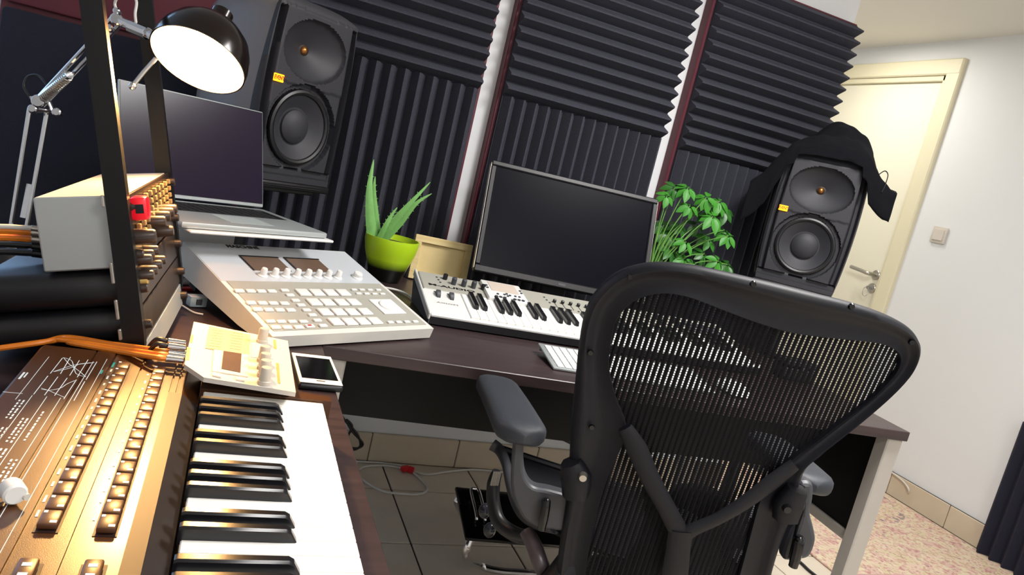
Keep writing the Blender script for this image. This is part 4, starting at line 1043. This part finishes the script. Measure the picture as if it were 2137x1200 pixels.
# woven mesh: vertical strands and fine cross threads inside the opening
poly = [AB(p) for p in Is]; a0_ = min(p[0] for p in poly); a1_ = max(p[0] for p in poly)
def spans(c, ax):
    xs = []
    n = len(poly)
    for i in range(n):
        p, q = poly[i], poly[(i + 1) % n]
        if (p[ax] - c) * (q[ax] - c) < 0: t = (c - p[ax]) / (q[ax] - p[ax]); xs.append(p[1 - ax] + t * (q[1 - ax] - p[1 - ax]))
    xs.sort(); return [(xs[i], xs[i + 1]) for i in range(0, len(xs) - 1, 2)]
st = MB(); a = a0_ + .002; PITCH = .0086
while a < a1_ - .001:
    for v0, v1 in spans(a, 0):
        v0 -= .006; v1 += .006; n = max(2, int((v1 - v0) / .03)); vs = []; fs = []; hw_ = PITCH * .375
        for k in range(n + 1):
            v = v0 + (v1 - v0) * k / n
            for da, of in ((-hw_, .001), (0, -.0006), (hw_, .001), (0, .0022)): vs.append(SURF(a + da, v, of + .003))
        for k in range(n):
            for e_ in range(4): fs.append((k * 4 + e_, k * 4 + (e_ + 1) % 4, k * 4 + 4 + (e_ + 1) % 4, k * 4 + 4 + e_))
        st.add(vs, fs)
    a += PITCH
tag(st.build('mesh_strands', m_fabric, ch, W=True, smooth=False), kind='stuff')
st = MB(); b_ = min(p[1] for p in poly) + .004; bmax = max(p[1] for p in poly)
while b_ < bmax:
    for u0, u1 in spans(b_, 1):
        u0 -= .005; u1 += .005; n = max(2, int((u1 - u0) / .035)); vs = []; fs = []
        for k in range(n + 1):
            u = u0 + (u1 - u0) * k / n
            vs += [SURF(u, b_ - .0006, .0035), SURF(u, b_ + .0006, .0035)]
        for k in range(n): fs.append((k * 2, k * 2 + 2, k * 2 + 3, k * 2 + 1))
        st.add(vs, fs)
    b_ += .0042
tag(st.build('cross_threads', m_fabric, ch, W=True, smooth=False), kind='stuff')
# Y shaped lumbar yoke behind the mesh
def ribbon(name, zpts, widths, off, th, m, n=6):
    P = [BK(x, y, off) for x, y in zpts]; secs = []
    P = smooth_path(P, n); m_ = len(P)
    for i, p_ in enumerate(P):
        t = (P[min(i + 1, m_ - 1)] - P[max(i - 1, 0)]).normalized(); s_ = t.cross(bn).normalized()
        f_ = i / (m_ - 1) * (len(widths) - 1); k = min(int(f_), len(widths) - 2); w_ = widths[k] + (widths[k + 1] - widths[k]) * (f_ - k)
        secs.append([p_ + s_ * w_ * c_ + bn * th * d_ for c_, d_ in ((-1, 0), (-.7, -.8), (0, -1), (.7, -.8), (1, 0), (.7, .8), (0, 1), (-.7, .8))])
    return MB().loft(secs).build(name, m, ch, ang=60, W=True)
ribbon('lumbar_yoke_arm', [(225, 640), (270, 720), (320, 830), (375, 930), (425, 1025), (440, 1060)], [.012, .017, .016, .015, .016, .016], -.016, .006, m_chair)
ribbon('lumbar_yoke_arm', [(870, 780), (780, 850), (680, 925), (580, 985), (490, 1025), (445, 1050)], [.012, .015, .0135, .012, .013, .016], -.016, .006, m_chair)
ribbon('lumbar_yoke_stem', [(440, 1030), (428, 1100), (412, 1230)], [.021, .020, .023], -.017, .007, m_chair)
ribbon('lumbar_pad', [(330, 860), (345, 960), (330, 1060), (300, 1230)], [.018, .02, .025, .05], .018, .008, m_blkm)
ribbon('lumbar_pad', [(400, 900), (480, 905), (540, 930), (545, 990)], [.02, .028, .03, .015], .018, .008, m_blkm)
# hinge blocks
for nm, pts, bolt in (('left', [(20, 770), (40, 830), (38, 900)], (66, 828)), ('right', [(880, 870), (850, 930), (835, 985)], (840, 948))):
    ribbon('hinge_block', pts, [.018, .026, .022], -.016, .017, m_chair)
    q = BK(bolt[0], bolt[1], -.031); MB().cyl(q + bn * .004, q - bn * .005, .008, .006, 14).build('hinge_bolt', m_steel if nm == 'left' else m_blk, ch, W=True)
def CF(px, py, fwd): return hit(px, py, chO + chW * fwd, chW)
# arm pads
def arm_pad(rear, front):
    rear, front = Vector(rear), Vector(front); ax = (front - rear); L_ = ax.length; ax.normalize(); sd = ax.cross(ZU).normalized(); secs = []
    n = 22
    for i in range(n + 1):
        t = i / n; e_ = min(t, 1 - t) * L_; k = 1 if e_ > .045 else math.sqrt(max(0.0, 1 - ((.045 - e_) / .045) ** 2)) * .97 + .03
        w_ = (.045 - .003 * t) * k; h_ = .019 * (.35 + .65 * k); c = rear + ax * (L_ * t) - ZU * .019 - ZU * .012 * t * t
        secs.append([c + sd * w_ * (abs(cos(g)) ** .55) * (1 if cos(g) > 0 else -1) + ZU * h_ * (abs(sin(g)) ** .6) * (1 if sin(g) > 0 else -1) for g in [2 * pi * j / 20 for j in range(20)]])
    return MB().loft(secs).build('arm_pad', m_pad, ch, ang=60, W=True)
padL0 = atz(1101, 895, .755); padL1 = padL0.lerp(atz(1033, 758, .750), .93)
arm_pad(padL0, padL1)
def mirror(p):
    l = CHI @ Vector(p); l.x = -l.x; return CHM @ l
padR0 = atz(1712, 1000, .755); arm_pad(padR0, padR0 + Vector((.10, .27, -.005)))
def stub(name, zpts, rr, m=m_chair, flat=1.0, both=True, sm=6):
    P = smooth_path(zpts, sm); n = len(P); R_ = [rr[min(int(i / (n - 1) * (len(rr) - 1)), len(rr) - 2)] + (rr[min(int(i / (n - 1) * (len(rr) - 1)), len(rr) - 2) + 1] - rr[min(int(i / (n - 1) * (len(rr) - 1)), len(rr) - 2)]) * ((i / (n - 1) * (len(rr) - 1)) - min(int(i / (n - 1) * (len(rr) - 1)), len(rr) - 2)) for i in range(n)]
    o = MB().tube(P, R_, 14, flat=flat).build(name, m, ch, ang=60, W=True)
    if both: MB().tube([mirror(p) for p in P], R_, 14, flat=flat).build(name, m, ch, ang=60, W=True)
    return o
def soft_plate(name, pts, th, ins, m, zoom, fwd):
    """rounded plate traced on a plane square to the chair, fwd metres ahead of the back"""
    P = [CF(zoom[0] + x / zoom[2], zoom[1] + y / zoom[2], fwd) for x, y in pts]
    P = smooth_path(P, 4, closed=True); c = sum(P, Vector()) / len(P); n = len(P); N_ = []
    for k in range(n):
        t = (P[(k + 1) % n] - P[k - 1]).normalized(); v = t.cross(chW)
        N_.append(v)
    area_ = sum(((P[k] - c).cross(P[(k + 1) % n] - c)).dot(chW) for k in range(n)); sg = 1 if area_ > 0 else -1
    secs = []
    for h, q in ((-th, ins), (-th + ins * .3, ins * .4), (-th + ins, 0), (th - ins, 0), (th, ins)): secs.append([p_ - N_[k] * q * sg + chW * h for k, p_ in enumerate(P)])
    return MB().loft(secs).build(name, m, ch, ang=22, W=True)
Z8 = (920, 880, 3.75)
m_arm = mat('arm_graphite', '3C3D42', .45, var=.05)
soft_plate('arm_bracket', [(575, 60), (655, 60), (648, 180), (645, 300), (665, 410), (725, 485), (850, 512), (1000, 570), (985, 700), (955, 820), (850, 815), (745, 795), (655, 740), (590, 630), (552, 500), (548, 380), (560, 200)], .015, .0055, m_arm, Z8, .05)
Z2 = (1180, 540, 1.818)
soft_plate('arm_bracket', [(878, 840), (925, 840), (928, 900), (918, 950), (932, 1010), (938, 1060), (915, 1115), (868, 1128), (818, 1125), (830, 1060), (850, 1010), (870, 985), (880, 920)], .017, .008, m_arm, Z2, .05)
MB().tube(smooth_path([CF(1140, 1040, .02), CF(1138, 1062, .018), CF(1130, 1105, .02)], 4), [.005] + [.008] * 6 + [.007] * 2, 10).build('arm_lever', m_gloss, ch, W=True)
MB().tube(smooth_path([CF(1669, 1118, .02), CF(1664, 1150, .018), CF(1655, 1182, .02)], 4), [.006] + [.009] * 6 + [.008] * 2, 10).build('arm_lever', m_gloss, ch, W=True)
def stub(name, zpts, rr, m=m_chair, flat=1.0, both=True, sm=6):
    P = smooth_path(zpts, sm); n = len(P); R_ = []
    for i in range(n):
        f_ = i / (n - 1) * (len(rr) - 1); k = min(int(f_), len(rr) - 2); R_.append(rr[k] + (rr[k + 1] - rr[k]) * (f_ - k))
    o = MB().tube(P, R_, 14, flat=flat).build(name, m, ch, ang=60, W=True)
    if both: MB().tube([mirror(p) for p in P], R_, 14, flat=flat).build(name, m, ch, ang=60, W=True)
    return o
# seat: side rails, front bar, woven seat
rl = [CF(1028, 928, .44), CF(1043, 940, .43), CF(1056, 968, .38), CF(1064, 1008, .31), CF(1075, 1045, .24), CF(1091, 1072, .18), CF(1117, 1090, .12), CF(1160, 1100, .06)]
RLl = [CHI @ p_ for p_ in smooth_path(rl, 8)]
zs = RLl[0].z
def SEAT(u, v):   # u -1..1, v 0 back .. 1 front, hung between the side rails
    f_ = (1 - v) * (len(RLl) - 1); k = min(int(f_), len(RLl) - 2); p_ = RLl[k].lerp(RLl[k + 1], f_ - k)
    return Vector((u * abs(p_.x), p_.y, p_.z - .030 * (1 - u * u) - .002))
sm_ = MB(); sm_.grid(lambda u, v: SEAT(2 * u - 1, v), 24, 20); sm_.build('seat_mesh', m_fabric, ch, ang=180, solid=.006)
stub('seat_rail', rl, [.014, .012, .010, .010, .011, .012, .012], m_arm)
MB().tube(smooth_path([CF(1028, 932, .44), CHM @ Vector((-.15, .447, zs - .022)), CHM @ Vector((0, .447, zs - .034)), CHM @ Vector((.15, .447, zs - .022)), mirror(CF(1028, 932, .44))], 6), .010, 10).build('seat_front_bar', m_chair, ch, W=True)
# tilt mechanism, knobs, column, five star base
stub('side_knob', [CF(1038, 985, .22), CF(1030, 1010, .22), CF(1030, 1050, .21), CF(1042, 1090, .19), CF(1075, 1115, .16), CF(1110, 1122, .12)], [.012, .016, .016, .017, .016, .014], m_blk, flat=.8, both=False)
for k in range(4):
    q = CF(1029 + k * 4.2, 997, .205); MB().tube([q + ZU * .012, q - ZU * .002, q - ZU * .016], .0025, 6).build('knob_rib', m_steel, ch, W=True)
for px, py in ((1012, 1066), (1022, 1106)):
    q = CF(px, py, .24); MB().sphere(q, .013, .013, .016).build('tension_knob', mat('knob_gloss', '2A2C34', .12), ch, W=True)
mech = MB(CHM); mech.box(0, .17, .40, .16, .22, .07, r=.03, seg=3); mech.build('tilt_housing', m_blk, ch, W=True)
stub('tilt_link', [CF(1098, 1108, .12), CF(1115, 1140, .10), CF(1132, 1185, .08), CHM @ Vector((-.14, .12, .40))], [.013, .015, .015, .014], mat('link_pinklit', '4C4246', .35), both=False)  # mauve tint stands in for pink light falling on the link
stub('back_upright', [BK(60, 1000, .03), BK(40, 1120, .03), CHM @ Vector((-.19, .03, .42)), CHM @ Vector((-.12, .10, .40))], [.026, .026, .024, .022])
MB(CHM).cyl((0, .17, .10), (0, .17, .37), .028, n=20).build('gas_column', m_blk, ch, W=True)
for k in range(5):
    an = 2 * pi * k / 5 + .3; e_ = Vector((.30 * cos(an), .17 + .30 * sin(an), .075))
    lg = MB(CHM).tube([Vector((0, .17, .115)), Vector((0, .17, .115)).lerp(e_, .5) + Vector((0, 0, .004)), e_], [.028, .022, .016], 10).build('base_leg', m_chair, ch, W=True)
    for s in (-1, 1):
        t = Vector((-sin(an), cos(an), 0)); c = e_ + Vector((0, 0, -.045)) + t * .014 * s
        MB(CHM).cyl(c - t * .009, c + t * .009, .029, n=18, bev=.004).build('caster', m_blk, ch, W=True)

# ================================================================== FOOTREST under the desk
fr0 = atz(945, 1012, .235); 
pa, pb, pc = atz(948, 1014, .24), atz(972, 1122, .20), atz(1200, 1040, .24)
uax = (pc - pa); uax.z = 0; uax.normalize(); vax = (pa - pb)
FM = frame(pb, uax, vax); dep = vax.length
fr = thing('footrest', 'black footrest plate with chrome handle on a bent chrome tube stand under the chair', 'footrest', FM)
MB().box(.19, dep / 2, -.006, .38, dep, .012, r=.005, seg=2).build('plate', m_gloss, fr)
hd = MB(); hx = .048
hd.tube(smooth_path([(hx - .012, dep * .30, .002), (hx - .012, dep * .34, .018), (hx - .012, dep * .80, .02), (hx, dep * .86, .02), (hx + .012, dep * .80, .02), (hx + .012, dep * .34, .018), (hx + .012, dep * .30, .002)], 5), .0042, 8)
hd.build('handle', m_chrome, fr)
i_ = FM.inverted()
g0 = Vector((FM @ Vector((.02, .02, -.012)))); 
MB().tube(smooth_path([g0, g0 + Vector((0, .0, -.06)), atz(1000, 1180, .024), atz(1040, 1191, .0145), atz(1110, 1196, .0125), atz(1180, 1200, .0125), FM @ Vector((.36, .03, -.012))], 6), .0105, 10).build('tube_stand', m_chrome, fr, W=True)
MB().tube(smooth_path([FM @ Vector((.02, dep - .02, -.012)), FM @ Vector((.02, dep - .02, -.05)), Vector((.90, 2.02, .014)), Vector((1.2, 2.0, .014)), FM @ Vector((.36, dep - .03, -.012))], 6), .0105, 10).build('tube_stand', m_chrome, fr, W=True)

# ================================================================== RUG, right foam, floor cables
rg = thing('persian_rug', 'worn pink and cream patterned rug on the tiles near the door', 'rug', (2.74, 2.55, .0006))
m_rug = bpy.data.materials.new('persian_wool'); m_rug.use_nodes = True; nt = m_rug.node_tree; N = nt.nodes; L = nt.links
b = N['Principled BSDF']; b.inputs['Roughness'].default_value = .95
tc = N.new('ShaderNodeTexCoord'); v1 = N.new('ShaderNodeTexVoronoi'); v1.inputs['Scale'].default_value = 95; v1.feature = 'F1'
L.new(tc.outputs['Object'], v1.inputs['Vector'])
n1 = N.new('ShaderNodeTexNoise'); n1.inputs['Scale'].default_value = 9; n1.inputs['Detail'].default_value = 5; L.new(tc.outputs['Object'], n1.inputs['Vector'])
cr = N.new('ShaderNodeValToRGB'); e = cr.color_ramp; e.interpolation = 'CONSTANT'
e.elements[0].position = 0; e.elements[0].color = hexc('C99890') + (1,); e.elements[1].position = .42; e.elements[1].color = hexc('D8C9A4') + (1,)
for p_, c_ in ((.50, 'D9B4A4'), (.56, 'CDBE92'), (.64, 'C8968E')): q = e.elements.new(p_); q.color = hexc(c_) + (1,)
L.new(n1.outputs[0], cr.inputs[0])
cr2 = N.new('ShaderNodeValToRGB'); e = cr2.color_ramp; e.interpolation = 'CONSTANT'
e.elements[0].position = 0; e.elements[0].color = hexc('B07C7C') + (1,); e.elements[1].position = .2; e.elements[1].color = hexc('E2D4BE') + (1,)
for p_, c_ in ((.45, 'D0A69C'), (.62, 'E0D2BA'), (.80, 'BC8C86'), (.90, '78728A')): q = e.elements.new(p_); q.color = hexc(c_) + (1,)
L.new(v1.outputs['Color'], cr2.inputs[0])
mx = N.new('ShaderNodeMix'); mx.data_type = 'RGBA'; mx.inputs[0].default_value = .5; L.new(cr.outputs[0], mx.inputs[6]); L.new(cr2.outputs[0], mx.inputs[7])
vl = N.new('ShaderNodeVectorMath'); vl.operation = 'SUBTRACT'; vl.inputs[1].default_value = (.17, -.08, 0); L.new(tc.outputs['Object'], vl.inputs[0])
vm = N.new('ShaderNodeVectorMath'); vm.operation = 'LENGTH'; L.new(vl.outputs[0], vm.inputs[0])
ad_ = N.new('ShaderNodeMath'); ad_.operation = 'ADD'; ml = N.new('ShaderNodeMath'); ml.operation = 'MULTIPLY'; ml.inputs[1].default_value = .12
L.new(n1.outputs[0], ml.inputs[0]); L.new(vm.outputs['Value'], ad_.inputs[0]); L.new(ml.outputs[0], ad_.inputs[1])
cr3 = N.new('ShaderNodeValToRGB'); e = cr3.color_ramp; e.interpolation = 'CONSTANT'; e.elements[0].position = 0; e.elements[0].color = (0, 0, 0, 1); e.elements[1].position = .155; e.elements[1].color = (1, 1, 1, 1)
q = e.elements.new(.19); q.color = (0, 0, 0, 1); q = e.elements.new(.30); q.color = (.6, .6, .6, 1); q = e.elements.new(.325); q.color = (0, 0, 0, 1)
L.new(ad_.outputs[0], cr3.inputs[0])
n3 = N.new('ShaderNodeTexNoise'); n3.inputs['Scale'].default_value = 45; L.new(tc.outputs['Object'], n3.inputs['Vector'])
gt = N.new('ShaderNodeMath'); gt.operation = 'GREATER_THAN'; gt.inputs[1].default_value = .5; L.new(n3.outputs[0], gt.inputs[0])
m2 = N.new('ShaderNodeMath'); m2.operation = 'MULTIPLY'; L.new(cr3.outputs[0], m2.inputs[0]); L.new(gt.outputs[0], m2.inputs[1])
mx2 = N.new('ShaderNodeMix'); mx2.data_type = 'RGBA'; L.new(m2.outputs[0], mx2.inputs[0]); L.new(mx.outputs[2], mx2.inputs[6]); mx2.inputs[7].default_value = hexc('5A5068') + (1,)
L.new(mx2.outputs[2], b.inputs['Base Color'])
MB().bb(-.52, .495, -.85, .75, 0, .010, r=.003).build('pile', m_rug, rg)
for s, y_ in ((0, -.76), (1, .66)): MB().bb(-.50, .50, y_, y_ + .012, .0102, .0108).build('border_band', mat('rug_red', 'C4A09A', .95), rg)

rf = thing('leaning_foam', 'dark foam panel standing on the floor against the right wall', 'panel', (3.22, 1.70, .0122))
prof = wedge_profile(11, .62, .02, .055)
M = Matrix(((0, -1, 0, .03), (-1, 0, 0, .31), (0, 0, 1, 0), (0, 0, 0, 1)))
MB().prism(prof, .60, M).build('foam', m_foam2, rf, smooth=False)
def fc(*p):
    q = [atz(x, y, .0045) for x, y in p]
    for v in q: v.y = min(v.y, 2.452)
    return q
wc = cable('white cable looped on the floor tiles with a red tie', fc((690, 955), (745, 961), (800, 962), (845, 975), (878, 1000), (892, 1018), (880, 1030), (845, 1031), (800, 1025), (762, 1005), (745, 985), (765, 973), (810, 972), (850, 980), (890, 990), (930, 985), (980, 975), (1030, 955), (1040, 945)), .0042, m_wcab)
q = atz(846, 978, .012)
tie = MB(); tie.box(0, 0, 0, .035, .022, .018, T(q.x, q.y, q.z, .4), r=.004); tie.box(.02, .006, 0, .022, .012, .024, T(q.x, q.y, q.z, -.6), r=.003); tie.build('red_tie', m_red, wc, W=True)
yb_ = 1.30
cable('black cable loops hanging under the left end of the desk', [aty(x, y, 2.42) for x, y in ((700, 850), (722, 880), (745, 905), (752, 930), (735, 938), (725, 915), (735, 890), (722, 876), (735, 900), (757, 925), (748, 935), (735, 935))], .0042, m_bcab)
cable('short black lead curling under the desk apron', [aty(x, y, 2.40) for x, y in ((738, 845), (745, 858), (765, 862), (780, 858))], .006, m_bcab)
cable('thin grey lead running down the wall under the desk', [aty(x, y, 2.452) for x, y in ((1150, 900), (1170, 915), (1200, 930), (1230, 945))], .004, m_bcab)
cable('thin cream lead running over the skirting on the right wall', [atx(1860, 985, 3.255), atx(1885, 1005, 3.252), atx(1897, 1025, 3.250), atz(1882, 1036, .016)], .004, m_wcab)
cable('black lead on the floor beside the chair', [atz(1660, 1165, .005), atz(1675, 1178, .005), atz(1690, 1192, .005), atz(1720, 1215, .005)], .006, m_bcab)
